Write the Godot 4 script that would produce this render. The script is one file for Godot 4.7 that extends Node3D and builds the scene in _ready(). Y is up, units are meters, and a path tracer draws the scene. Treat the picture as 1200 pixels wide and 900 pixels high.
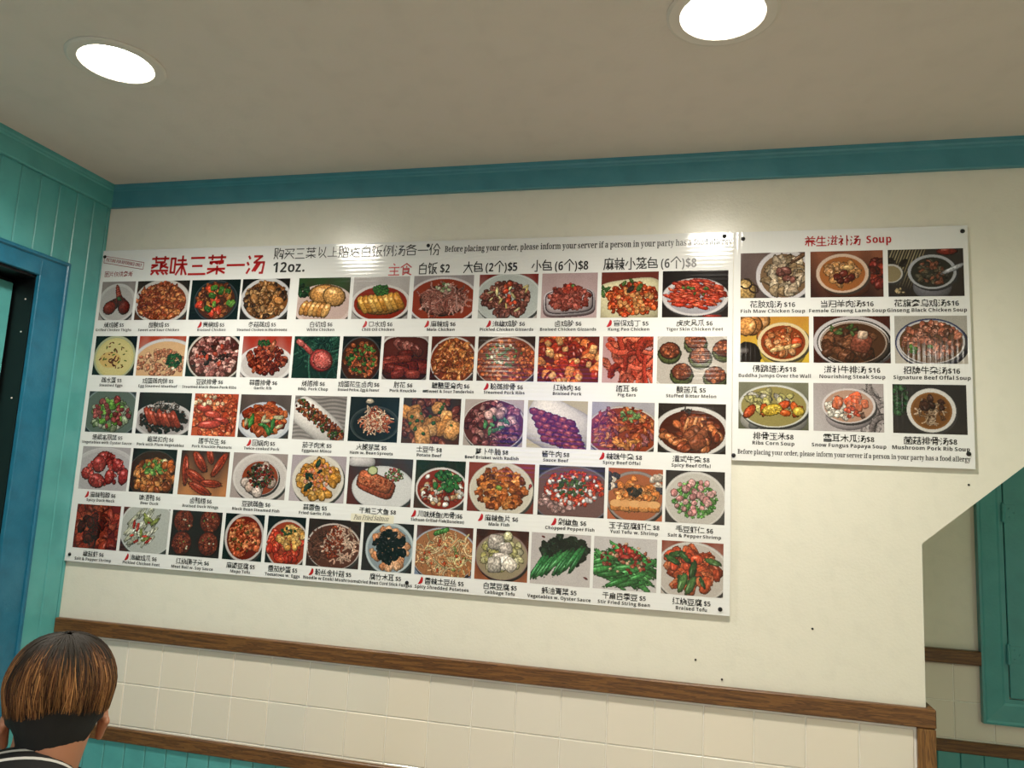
extends Node3D
# A small eatery: one wall with two printed corrugated-plastic menu boards, teal woodwork, a tiled dado and a diner's head.
# Metres, y up. x = 0 is the left wall, z = 0 the plaster of the menu wall, the room lies towards +z.

const UP := 0.08              # heights below were measured from an eye level of 1.42 m; the floor lies this much lower
const CEIL := 2.568 + UP
const ROOM_X := 5.2
const ROOM_Z := 7.4
const RECESS := -1.1          # back wall of the recess under the sloping wall
const TILE := 0.146
const FACE := 0.0115          # front face of the menu boards

var rng := RandomNumberGenerator.new()
var mats := {}
var box_cache := {}

# ------------------------------------------------------------------ nodes
func tag(o: Node, label := "", category := "", group := "", kind := "") -> Node:
	if label: o.set_meta("label", label)
	if category: o.set_meta("category", category)
	if group: o.set_meta("group", group)
	if kind: o.set_meta("kind", kind)
	return o

func base(called: String, at := Vector3.ZERO, turn := 0.0) -> Node3D:
	var o := Node3D.new()
	o.name = called
	add_child(o, true)
	o.position = at
	o.rotation.y = turn
	return o

func inst(called: String, mesh: Mesh, m: Material, parent: Node = null, at := Vector3.ZERO) -> MeshInstance3D:
	var o := MeshInstance3D.new()
	o.name = called
	o.mesh = mesh
	o.material_override = m
	o.position = at
	(parent if parent else self).add_child(o, true)
	return o

func commit(called: String, st: SurfaceTool, m: Material, parent: Node = null, at := Vector3.ZERO) -> MeshInstance3D:
	return inst(called, st.commit(), m, parent, at)

# ------------------------------------------------------------------ shapes
func begin() -> SurfaceTool:
	var st := SurfaceTool.new()
	st.begin(Mesh.PRIMITIVE_TRIANGLES)
	return st

# a flat convex polygon whose front looks along 'hint'
func poly(st: SurfaceTool, p: Array, hint: Vector3) -> void:
	var n: Vector3 = (p[1] - p[0]).cross(p[2] - p[0])
	if n.length_squared() < 1e-18 and p.size() > 3:
		n = (p[2] - p[0]).cross(p[3] - p[0])
	n = n.normalized()
	var flip := n.dot(hint) > 0.0
	if not flip: n = -n
	for k in range(1, p.size() - 1):
		for v in ([p[0], p[k + 1], p[k]] if flip else [p[0], p[k], p[k + 1]]):
			st.set_normal(n)
			st.add_vertex(v)

func cbox(st: SurfaceTool, c: Vector3, s: Vector3, b := 0.0) -> void:
	var h := s * 0.5
	if b <= 0.0:
		for ax in 3:
			for sg in [-1.0, 1.0]:
				var n := Vector3.ZERO
				n[ax] = sg
				var i := (ax + 1) % 3
				var j := (ax + 2) % 3
				var pts := []
				for q in [[-1, -1], [1, -1], [1, 1], [-1, 1]]:
					var v := Vector3.ZERO
					v[ax] = sg * h[ax]
					v[i] = q[0] * h[i]
					v[j] = q[1] * h[j]
					pts.append(c + v)
				poly(st, pts, n)
		return
	var at := func(sx, sy, sz, face) -> Vector3:
		var sgn := Vector3(sx, sy, sz)
		var v := Vector3(sx * h.x, sy * h.y, sz * h.z)
		for k in 3:
			if k != face: v[k] -= sgn[k] * b
		return c + v
	for ax in 3:
		var i := (ax + 1) % 3
		var j := (ax + 2) % 3
		for sg in [-1.0, 1.0]:
			var pts := []
			for q in [[-1.0, -1.0], [1.0, -1.0], [1.0, 1.0], [-1.0, 1.0]]:
				var s3 := Vector3.ZERO
				s3[ax] = sg; s3[i] = q[0]; s3[j] = q[1]
				pts.append(at.call(s3.x, s3.y, s3.z, ax))
			var n := Vector3.ZERO
			n[ax] = sg
			poly(st, pts, n)
		for q in [[-1.0, -1.0], [1.0, -1.0], [1.0, 1.0], [-1.0, 1.0]]:
			var pts := []
			for e in [[-1.0, i], [1.0, i], [1.0, j], [-1.0, j]]:
				var s3 := Vector3.ZERO
				s3[ax] = e[0]; s3[i] = q[0]; s3[j] = q[1]
				pts.append(at.call(s3.x, s3.y, s3.z, e[1]))
			var n := Vector3.ZERO
			n[i] = q[0]; n[j] = q[1]
			poly(st, pts, n)
	for sx in [-1.0, 1.0]:
		for sy in [-1.0, 1.0]:
			for sz in [-1.0, 1.0]:
				poly(st, [at.call(sx, sy, sz, 0), at.call(sx, sy, sz, 1), at.call(sx, sy, sz, 2)], Vector3(sx, sy, sz))

func box_mesh(s: Vector3, b := 0.0) -> Mesh:
	var key := "%.4f %.4f %.4f %.4f" % [s.x, s.y, s.z, b]
	if not box_cache.has(key):
		var st := begin()
		cbox(st, Vector3.ZERO, s, b)
		box_cache[key] = st.commit()
	return box_cache[key]

func span_box(st: SurfaceTool, lo: Vector3, hi: Vector3, b := 0.0) -> void:
	cbox(st, (lo + hi) * 0.5, hi - lo, b)

# a profile (out, height) swept along a straight line; 'out' is the direction it stands out from the wall
func sweep(st: SurfaceTool, prof: Array, from: Vector3, to: Vector3, out: Vector3, miter0 := 0.0, miter1 := 0.0) -> void:
	var dir := (to - from).normalized()
	var a := []
	var b := []
	var mid := Vector2.ZERO
	for p in prof: mid += p / float(prof.size())
	for p in prof:
		var o: Vector3 = out * p.x + Vector3.UP * p.y
		a.append(from + o + dir * (p.x * miter0))
		b.append(to + o - dir * (p.x * miter1))
	var n := prof.size()
	for k in n:
		var l := (k + 1) % n
		var e: Vector2 = prof[l] - prof[k]
		var nn := Vector2(e.y, -e.x)
		if nn.dot((prof[k] + prof[l]) * 0.5 - mid) < 0.0: nn = -nn
		poly(st, [a[k], a[l], b[l], b[k]], out * nn.x + Vector3.UP * nn.y)
	var flat := PackedVector2Array(prof)
	var tri := Geometry2D.triangulate_polygon(flat)
	for k in range(0, tri.size(), 3):
		poly(st, [a[tri[k]], a[tri[k + 1]], a[tri[k + 2]]], -dir)
		poly(st, [b[tri[k]], b[tri[k + 1]], b[tri[k + 2]]], dir)

# a polygon in x, y extruded from z0 to z1
func slab(st: SurfaceTool, pts: Array, z0: float, z1: float) -> void:
	var tri := Geometry2D.triangulate_polygon(PackedVector2Array(pts))
	for k in range(0, tri.size(), 3):
		for zz in [[z0, -1.0], [z1, 1.0]]:
			var q := []
			for j in 3: q.append(Vector3(pts[tri[k + j]].x, pts[tri[k + j]].y, zz[0]))
			poly(st, q, Vector3(0, 0, zz[1] * signf(z1 - z0)))
	var clock := Geometry2D.is_polygon_clockwise(PackedVector2Array(pts))
	for k in pts.size():
		var p: Vector2 = pts[k]
		var q: Vector2 = pts[(k + 1) % pts.size()]
		var e := q - p
		var n := Vector2(e.y, -e.x) * (-1.0 if clock else 1.0)
		poly(st, [Vector3(p.x, p.y, z0), Vector3(q.x, q.y, z0), Vector3(q.x, q.y, z1), Vector3(p.x, p.y, z1)], Vector3(n.x, n.y, 0))

# a smooth grid of points [row][column], closed round when 'wrap'
func grid(st: SurfaceTool, rows: Array, wrap := false, cols = null) -> void:
	var m: int = rows.size()
	var n: int = rows[0].size()
	var nor := []
	for i in m:
		var line := []
		for j in n:
			var du: Vector3 = rows[i][(j + 1) % n if wrap else mini(j + 1, n - 1)] - rows[i][(j - 1 + n) % n if wrap else maxi(j - 1, 0)]
			var dv: Vector3 = rows[mini(i + 1, m - 1)][j] - rows[maxi(i - 1, 0)][j]
			line.append(du.cross(dv).normalized())
		nor.append(line)
	for i in m - 1:
		for j in (n if wrap else n - 1):
			var k := (j + 1) % n
			for q in [[i, j], [i + 1, j], [i + 1, k], [i, j], [i + 1, k], [i, k]]:
				if cols: st.set_color(cols[q[0]][q[1]])
				st.set_normal(nor[q[0]][q[1]])
				st.add_vertex(rows[q[0]][q[1]])

# a profile of (radius, height) turned about 'axis' through 'at'
func lathe(st: SurfaceTool, prof: Array, at: Vector3, axis := Vector3.UP, seg := 24, smooth := false) -> void:
	var u := axis.cross(Vector3.RIGHT if absf(axis.x) < 0.9 else Vector3.UP).normalized()
	var w := axis.cross(u)
	for k in prof.size() - 1:
		var p: Vector2 = prof[k]
		var q: Vector2 = prof[k + 1]
		var e := q - p
		var nn := Vector2(e.y, -e.x)
		for s in seg:
			var a0 := TAU * s / seg
			var a1 := TAU * (s + 1) / seg
			var d0 := u * cos(a0) + w * sin(a0)
			var d1 := u * cos(a1) + w * sin(a1)
			var pts := [at + d0 * p.x + axis * p.y, at + d1 * p.x + axis * p.y, at + d1 * q.x + axis * q.y, at + d0 * q.x + axis * q.y]
			if p.x < 1e-6: pts.remove_at(0)
			elif q.x < 1e-6: pts.remove_at(2)
			poly(st, pts, (d0 + d1) * 0.5 * nn.x + axis * nn.y)

# ------------------------------------------------------------------ materials
func mat(key: String, c: Color, rough := 0.6, spec := 0.5) -> StandardMaterial3D:
	if mats.has(key): return mats[key]
	var m := StandardMaterial3D.new()
	m.resource_name = key
	m.albedo_color = c
	m.roughness = rough
	m.metallic_specular = spec
	mats[key] = m
	return m

func noise_tex(freq: float, size := 256, ramp = null, seed_ := 1, octaves := 4, kind := FastNoiseLite.TYPE_SIMPLEX_SMOOTH) -> NoiseTexture2D:
	var f := FastNoiseLite.new()
	f.noise_type = kind
	f.seed = seed_
	f.frequency = freq
	f.fractal_octaves = octaves
	var t := NoiseTexture2D.new()
	t.width = size
	t.height = size
	t.seamless = true
	t.noise = f
	if ramp: t.color_ramp = ramp
	return t

func ramp(stops: Array) -> Gradient:
	var g := Gradient.new()
	var off := PackedFloat32Array()
	var col := PackedColorArray()
	for s in stops:
		off.append(s[0])
		col.append(s[1])
	g.offsets = off
	g.colors = col
	return g

# paint or plaster: an even colour with slight blotches and a brushed or rolled relief
func painted(key: String, c: Color, rough: float, bump: float, cell := 6.0, blotch := 0.04, spec := 0.5) -> StandardMaterial3D:
	var m := mat(key, Color.WHITE, rough, spec)
	m.albedo_texture = noise_tex(0.012, 256, ramp([[0.0, c.darkened(blotch)], [0.5, c], [1.0, c.lightened(blotch * 0.6)]]), 3)
	m.uv1_triplanar = true
	m.uv1_world_triplanar = true
	m.uv1_scale = Vector3.ONE * cell * 0.25
	if bump > 0.0:
		m.heightmap_enabled = true
		m.heightmap_texture = noise_tex(0.05, 512, null, 9, 3)
		m.heightmap_scale = bump
	return m

func wood(key: String, along: int, c0: Color, c1: Color, c2: Color, rough := 0.42) -> StandardMaterial3D:
	var m := mat(key, Color.WHITE, rough)
	m.albedo_texture = noise_tex(0.02, 512, ramp([[0.0, c0], [0.36, c1], [0.47, c0.lerp(c1, 0.35)], [0.55, c2], [0.68, c1], [0.8, c2], [1.0, c1]]), 21 + along, 5)
	m.uv1_triplanar = true
	m.uv1_world_triplanar = true
	var s := Vector3.ONE * 9.0
	s[along] = 0.55
	m.uv1_scale = s
	return m

# ------------------------------------------------------------------ start
func _ready() -> void:
	rng.seed = 20
	# camera
	var cam := Camera3D.new()
	cam.name = "camera"
	add_child(cam)
	cam.position = Vector3(2.338, 1.42 + UP, 2.528)
	cam.rotation = Vector3(0.138658, 0.241022, 0.049797)
	cam.fov = 53.13
	cam.near = 0.02
	cam.far = 50.0
	cam.current = true
	# air: a closed room, so nothing comes from outside
	var env := Environment.new()
	env.background_mode = Environment.BG_COLOR
	env.background_color = Color(0, 0, 0)
	env.tonemap_mode = Environment.TONE_MAPPER_LINEAR
	env.tonemap_exposure = 1.85
	env.sdfgi_enabled = true
	env.ssao_enabled = true
	env.ssil_enabled = true
	var we := WorldEnvironment.new()
	we.name = "environment"
	we.environment = env
	add_child(we)
	# ceiling lamps: two in view, the next row seen as glints on the boards, the last row added
	var lamp_places := [[0.717, 0.823, "round recessed ceiling light in the corner by the teal board wall"],
		[2.379, 0.785, "round recessed ceiling light above the soup menu and the big menu's right end"],
		[0.717, 3.6, ""], [2.379, 3.6, ""], [4.04, 3.6, ""], [0.717, 6.3, ""], [2.379, 6.3, ""], [4.04, 6.3, ""]]  # the last three lamps are unseen, added to brighten the lower wall

	make_materials()
	for p in lamp_places: ceiling_lamp(Vector3(p[0], CEIL, p[1]), p[2])
	fluorescent(Vector3(4.62, CEIL, 1.5))
	build_room()
	build_left_wall()
	build_dado()
	build_recess()
	
	paint_dishes()
	
	build_menus()
	
	build_television()
	build_person()
	

func make_materials() -> void:
	painted("plaster", Color(0.86, 0.845, 0.79), 0.28, 0.022, 14.0, 0.02)
	painted("ceiling_paint", Color(0.80, 0.77, 0.74), 0.75, 0.03, 8.0, 0.02)
	painted("teal_board", Color(0.32, 0.62, 0.62), 0.30, 0.03, 8.0, 0.06)
	painted("teal_moulding", Color(0.26, 0.52, 0.57), 0.34, 0.03, 8.0, 0.06)
	painted("blue_casing", Color(0.10, 0.39, 0.50), 0.34, 0.06, 10.0, 0.10)
	painted("teal_hatch", Color(0.28, 0.58, 0.58), 0.34, 0.04, 8.0, 0.05)
	wood("oak_x", 0, Color(0.20, 0.11, 0.05), Color(0.40, 0.26, 0.12), Color(0.47, 0.32, 0.16))
	wood("oak_y", 1, Color(0.25, 0.15, 0.06), Color(0.46, 0.31, 0.14), Color(0.53, 0.37, 0.19))
	for k in 3:
		mat("tile_%d" % k, [Color(0.855, 0.825, 0.77), Color(0.865, 0.83, 0.77), Color(0.845, 0.82, 0.77)][k], 0.16)
	mat("grout", Color(0.92, 0.91, 0.88), 0.8)
	mat("black_metal", Color(0.02, 0.022, 0.025), 0.4)
	mat("floor_clay", Color(0.72, 0.66, 0.60), 0.5)
	mat("lamp_ring", Color(0.80, 0.78, 0.75), 0.5)
	mat("white_plastic", Color(0.86, 0.86, 0.855), 0.10)
	mat("ink", Color(0.03, 0.03, 0.03), 0.32)
	mat("red_ink", Color(0.66, 0.04, 0.06), 0.32)
	mat("stamp_ink", Color(0.55, 0.16, 0.18), 0.4)
	mat("screw_black", Color(0.03, 0.03, 0.03), 0.35)
	var lit := mat("lamp_glow", Color(1, 1, 1), 0.5)
	lit.emission_enabled = true
	lit.emission = Color(1.0, 0.97, 0.9)
	lit.emission_energy_multiplier = 34.0
	var scr := mat("screen_glow", Color(0.02, 0.02, 0.03), 0.2)
	scr.emission_enabled = true
	scr.emission = Color(0.42, 0.45, 1.0)
	scr.emission_energy_multiplier = 1.6

const LAMP_WATTS := 1.92
func ceiling_lamp(at: Vector3, label: String) -> void:
	var o := base("ceiling_light", at)
	tag(o, label if label else "unseen round recessed ceiling light further back over the dining room", "ceiling light", "recessed ceiling lights")
	var st := begin()
	lathe(st, [Vector2(0.131, 0.0), Vector2(0.131, -0.003), Vector2(0.124, -0.006), Vector2(0.100, -0.006), Vector2(0.0925, -0.001)], Vector3.ZERO, Vector3.UP, 48)
	commit("trim_ring", st, mats.lamp_ring, o)
	st = begin()
	lathe(st, [Vector2(0.0935, -0.001), Vector2(0.0, -0.001)], Vector3.ZERO, Vector3.UP, 48)
	commit("diffuser", st, mats.lamp_glow, o)
	var l := SpotLight3D.new()
	l.name = "lamp_beam"
	l.spot_angle = 80.0
	l.spot_angle_attenuation = 0.9
	l.light_size = 0.09
	l.light_color = Color(1.0, 0.972, 0.915)
	l.light_energy = LAMP_WATTS
	l.shadow_enabled = true
	l.spot_range = 12.0
	l.spot_attenuation = 2.0
	l.rotation = Vector3(-PI / 2, 0, 0)
	l.position = Vector3(0, -0.012, 0)
	o.add_child(l)

# a cool tube light out of the frame, which gives the recess its greenish light
func fluorescent(at: Vector3) -> void:
	var o := base("fluorescent_light", at)
	tag(o, "long white fluorescent ceiling light beside the recess", "ceiling light")
	var st := begin()
	span_box(st, Vector3(-0.08, -0.05, -0.62), Vector3(0.08, 0.0, 0.62), 0.006)
	commit("housing", st, mats.lamp_ring, o)
	var m := mat("tube_glow", Color(1, 1, 1), 0.5)
	m.emission_enabled = true
	m.emission = Color(0.74, 1.0, 0.86)
	m.emission_energy_multiplier = 4.0
	st = begin()
	span_box(st, Vector3(-0.065, -0.062, -0.6), Vector3(0.065, -0.049, 0.6), 0.004)
	commit("diffuser", st, m, o)
	var l := AreaLight3D.new()
	l.name = "tube_light"
	l.area_size = Vector2(0.12, 1.18)
	l.light_color = Color(0.74, 1.0, 0.86)
	l.light_energy = 0.44
	l.shadow_enabled = true
	l.area_range = 12.0
	l.rotation = Vector3(-PI / 2, 0, 0)
	l.position = Vector3(0, -0.066, 0)
	o.add_child(l)

# ------------------------------------------------------------------ the room
func build_room() -> void:
	var st := begin()
	span_box(st, Vector3(-0.3, -0.1, RECESS - 0.2), Vector3(ROOM_X + 0.2, 0.0, ROOM_Z + 0.2))
	tag(commit("floor", st, mats.floor_clay), "brown floor of the eatery", "", "", "structure")
	st = begin()
	span_box(st, Vector3(-0.3, CEIL, RECESS - 0.2), Vector3(ROOM_X + 0.2, CEIL + 0.1, ROOM_Z + 0.2))
	tag(commit("ceiling", st, mats.ceiling_paint), "off-white painted ceiling with recessed lights", "", "", "structure")
	# the menu wall: one solid with a sloping underside where it passes over the recess
	st = begin()
	var x1 := 2.991 + (CEIL - 1.33 - UP) / 0.8625
	slab(st, [Vector2(-0.02, 0.0), Vector2(2.9845, 0.0), Vector2(2.9845, 1.327 + UP), Vector2(x1, CEIL), Vector2(-0.02, CEIL)], RECESS, 0.0)
	var wall := commit("wall_back", st, mats.plaster)
	tag(wall, "cream painted plaster wall with a sloping right edge", "", "", "structure")
	for h in [[3.114, 1.505], [2.42, 0.885], [2.341, 0.935], [2.68, 1.057]]:
		st = begin()
		lathe(st, [Vector2(0.0035, 0.0), Vector2(0.0030, 0.002), Vector2(0.0, 0.0026)], Vector3.ZERO, Vector3(0, 0, 1), 10)
		commit("nail", st, mats.screw_black, wall, Vector3(h[0], h[1] + UP, 0.0))
	# far and right walls, behind the camera and out of the frame
	st = begin()
	span_box(st, Vector3(-0.3, 0, ROOM_Z), Vector3(ROOM_X + 0.2, CEIL, ROOM_Z + 0.15))
	tag(commit("wall_front", st, mats.plaster), "cream plaster wall opposite the menus", "", "", "structure")
	st = begin()
	span_box(st, Vector3(ROOM_X, 0, RECESS - 0.2), Vector3(ROOM_X + 0.15, CEIL, ROOM_Z))
	tag(commit("wall_right", st, mats.plaster), "cream plaster wall on the far side of the dining room", "", "", "structure")
	# crown mouldings
	var prof := [Vector2(0, 2.477 + UP), Vector2(0.015, 2.477 + UP), Vector2(0.018, 2.480 + UP), Vector2(0.019, 2.541 + UP), Vector2(0.025, 2.545 + UP), Vector2(0.026, 2.551 + UP), Vector2(0.030, 2.556 + UP), Vector2(0.031, CEIL), Vector2(0, CEIL)]
	st = begin()
	sweep(st, prof, Vector3(0, 0, 0), Vector3(x1 - 0.1, 0, 0), Vector3(0, 0, 1), 1.0, 0.0)
	tag(commit("trim_1", st, mats.teal_moulding), "teal crown moulding between menu wall and ceiling", "", "", "structure")
	st = begin()
	sweep(st, prof, Vector3(0, 0, 0), Vector3(0, 0, ROOM_Z), Vector3(1, 0, 0), 1.0, 0.0)
	tag(commit("trim_2", st, mats.teal_board), "teal crown moulding above the teal board wall", "", "", "structure")

const DOOR_A := 0.31
const DOOR_B := 1.23
const DOOR_TOP := 2.112 + UP
func build_left_wall() -> void:
	var st := begin()
	span_box(st, Vector3(-0.2, 0, -0.02), Vector3(-0.012, CEIL, DOOR_A))
	span_box(st, Vector3(-0.2, DOOR_TOP, DOOR_A), Vector3(-0.012, CEIL, DOOR_B))
	span_box(st, Vector3(-0.2, 0, DOOR_B), Vector3(-0.012, CEIL, ROOM_Z))
	var wall := commit("wall_left", st, mats.teal_board)
	tag(wall, "teal tongue-and-groove board wall beside the menus", "", "", "structure")
	# tongue-and-groove boards, each with eased edges
	var z := 0.0
	var k := 0
	var edges := [0.0, 0.0155, 0.0895]
	while edges[-1] < 2.2: edges.append(edges[-1] + 0.0843)
	for i in edges.size() - 1:
		var a: float = edges[i]
		var b: float = edges[i + 1]
		if a < 0.0001: a = 0.0
		var low := 0.0
		if b > DOOR_A - 0.09 and a < DOOR_B + 0.1: low = DOOR_TOP + 0.05
		var top := 2.49 + UP
		var bm := box_mesh(Vector3(0.014, top - low, b - a - 0.0016), 0.0028 if b - a > 0.02 else 0.001)
		inst("board", bm, mats.teal_board, wall, Vector3(-0.007, (low + top) / 2, (a + b) / 2))
	# door: casing, dark metal jamb, boarded leaf
	st = begin()
	span_box(st, Vector3(0, 0, 0.190), Vector3(0.018, DOOR_TOP + 0.068, 0.31), 0.002)
	span_box(st, Vector3(0, 0, DOOR_B), Vector3(0.018, DOOR_TOP + 0.068, DOOR_B + 0.12), 0.002)
	span_box(st, Vector3(0, DOOR_TOP - 0.002, 0.305), Vector3(0.0175, DOOR_TOP + 0.068, DOOR_B + 0.005), 0.002)
	var door := base("door_1")
	tag(door, "blue framed doorway with a dark jamb and a teal boarded leaf", "", "", "structure")
	commit("casing", st, mats.blue_casing, door)
	st = begin()
	span_box(st, Vector3(-0.002, 0, 0.183), Vector3(0.026, DOOR_TOP + 0.078, 0.200), 0.004)
	span_box(st, Vector3(-0.002, DOOR_TOP + 0.062, 0.190), Vector3(0.0255, DOOR_TOP + 0.0775, DOOR_B + 0.12), 0.004)
	span_box(st, Vector3(-0.002, 0, DOOR_B + 0.115), Vector3(0.026, DOOR_TOP + 0.078, DOOR_B + 0.13), 0.004)
	commit("backband", st, mats.blue_casing, door)
	st = begin()
	span_box(st, Vector3(-0.2, 0, 0.300), Vector3(0.0, DOOR_TOP, 0.312))
	span_box(st, Vector3(-0.2, 0, DOOR_B - 0.012), Vector3(0.0, DOOR_TOP, DOOR_B))
	span_box(st, Vector3(-0.2, DOOR_TOP - 0.012, 0.300), Vector3(0.0, DOOR_TOP, DOOR_B))
	commit("jamb", st, mats.black_metal, door)
	st = begin()
	span_box(st, Vector3(-0.14, 0.005, 0.316), Vector3(-0.095, DOOR_TOP - 0.02, DOOR_B - 0.016))
	var leaf := commit("door_leaf", st, mats.black_metal, door)
	z = 0.318
	while z < DOOR_B - 0.03:
		var w := minf(0.0843, DOOR_B - 0.016 - z)
		inst("plank", box_mesh(Vector3(0.012, DOOR_TOP - 0.035, w - 0.0016), 0.0028), mats.teal_board, leaf, Vector3(-0.090, (DOOR_TOP - 0.04) / 2 + 0.005, z + w / 2))
		z += 0.0843
	for y in [2.02, 1.90, 1.66, 1.27]:
		st = begin()
		lathe(st, [Vector2(0.0035, 0.0), Vector2(0.0028, 0.0015), Vector2(0.0, 0.002)], Vector3.ZERO, Vector3(0, 0, 1), 8)
		commit("screw", st, mats.lamp_ring, door, Vector3(-0.03, y + UP, 0.312))

func oak(called: String, lo: Vector3, hi: Vector3, label: String, m := "oak_x") -> void:
	var st := begin()
	span_box(st, lo, hi, 0.003)
	tag(commit(called, st, mats[m]), label, "", "", "structure")

func tile_field(parent: Node, x0: float, x1: float, grout_x: float, y0: float, y1: float, grout_y: float, z: float, skip: Array = []) -> void:
	var n0 := floori((x0 - grout_x) / TILE)
	for i in range(n0, n0 + 40):
		var a := maxf(grout_x + i * TILE, x0)
		var b := minf(grout_x + (i + 1) * TILE, x1)
		if b - a < 0.012: continue
		for j in range(-2, 2):
			var c := maxf(grout_y + j * TILE, y0)
			var d := minf(grout_y + (j + 1) * TILE, y1)
			if d - c < 0.02: continue
			var t := inst("tile", box_mesh(Vector3(b - a - 0.0030, d - c - 0.0030, 0.009), 0.0018), mats["tile_%d" % rng.randi_range(0, 2)], parent, Vector3((a + b) / 2, (c + d) / 2, z + 0.0025 + rng.randf_range(0, 0.0006)))
			t.rotation = Vector3(rng.randf_range(-0.003, 0.003), rng.randf_range(-0.003, 0.003), 0)

func build_dado() -> void:
	# tiles between two oak rails
	var st := begin()
	span_box(st, Vector3(0.0, 0.47 + UP, -0.004), Vector3(2.957, 0.85 + UP, 0.0045))
	var bed := commit("wall_back_tiling", st, mats.grout)
	tag(bed, "band of square cream wall tiles below the menus", "", "", "structure")
	tile_field(bed, 0.0, 2.956, 0.3229, 0.49 + UP, 0.815 + UP, 0.6595 + UP, 0.0)
	oak("trim_3", Vector3(0.0, 0.813 + UP, 0.0), Vector3(3.006, 0.866 + UP, 0.022), "brown oak rail along the top of the tiles below the menus")
	oak("trim_4", Vector3(2.9845, 0.813 + UP, -0.6), Vector3(3.006, 0.866 + UP, -0.0005), "oak rail returning round the end of the menu wall", "oak_y")
	oak("trim_5", Vector3(2.957, 0.0, 0.0), Vector3(3.005, 0.812 + UP, 0.021), "upright oak strip at the end of the tiles", "oak_y")
	oak("trim_6", Vector3(0.0, 0.460 + UP, 0.0), Vector3(2.956, 0.506 + UP, 0.022), "brown oak rail between the tiles and the teal boards")
	st = begin()
	span_box(st, Vector3(0.0, 0.0, -0.004), Vector3(2.957, 0.47 + UP, 0.002))
	var skirt := commit("wall_back_boarding", st, mats.teal_board)
	tag(skirt, "teal boards below the lower oak rail", "", "", "structure")
	var x := 0.0162
	var xs := [0.0]
	while x < 2.95:
		xs.append(x)
		x += 0.0857
	xs.append(2.956)
	for i in xs.size() - 1:
		var w: float = xs[i + 1] - xs[i]
		if w < 0.006: continue
		inst("board", box_mesh(Vector3(w - 0.0016, 0.462 + UP, 0.014), minf(0.0028, w * 0.2)), mats.teal_board, skirt, Vector3((xs[i] + xs[i + 1]) / 2, (0.462 + UP) / 2, 0.007))
	# painted edge strip on the hidden side of the wall end
	st = begin()
	span_box(st, Vector3(2.9845, 0.866 + UP, -0.09), Vector3(2.9885, 1.33 + UP, -0.015))
	tag(commit("trim_7", st, mats.teal_hatch), "thin teal strip on the end of the menu wall", "", "", "structure")

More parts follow.
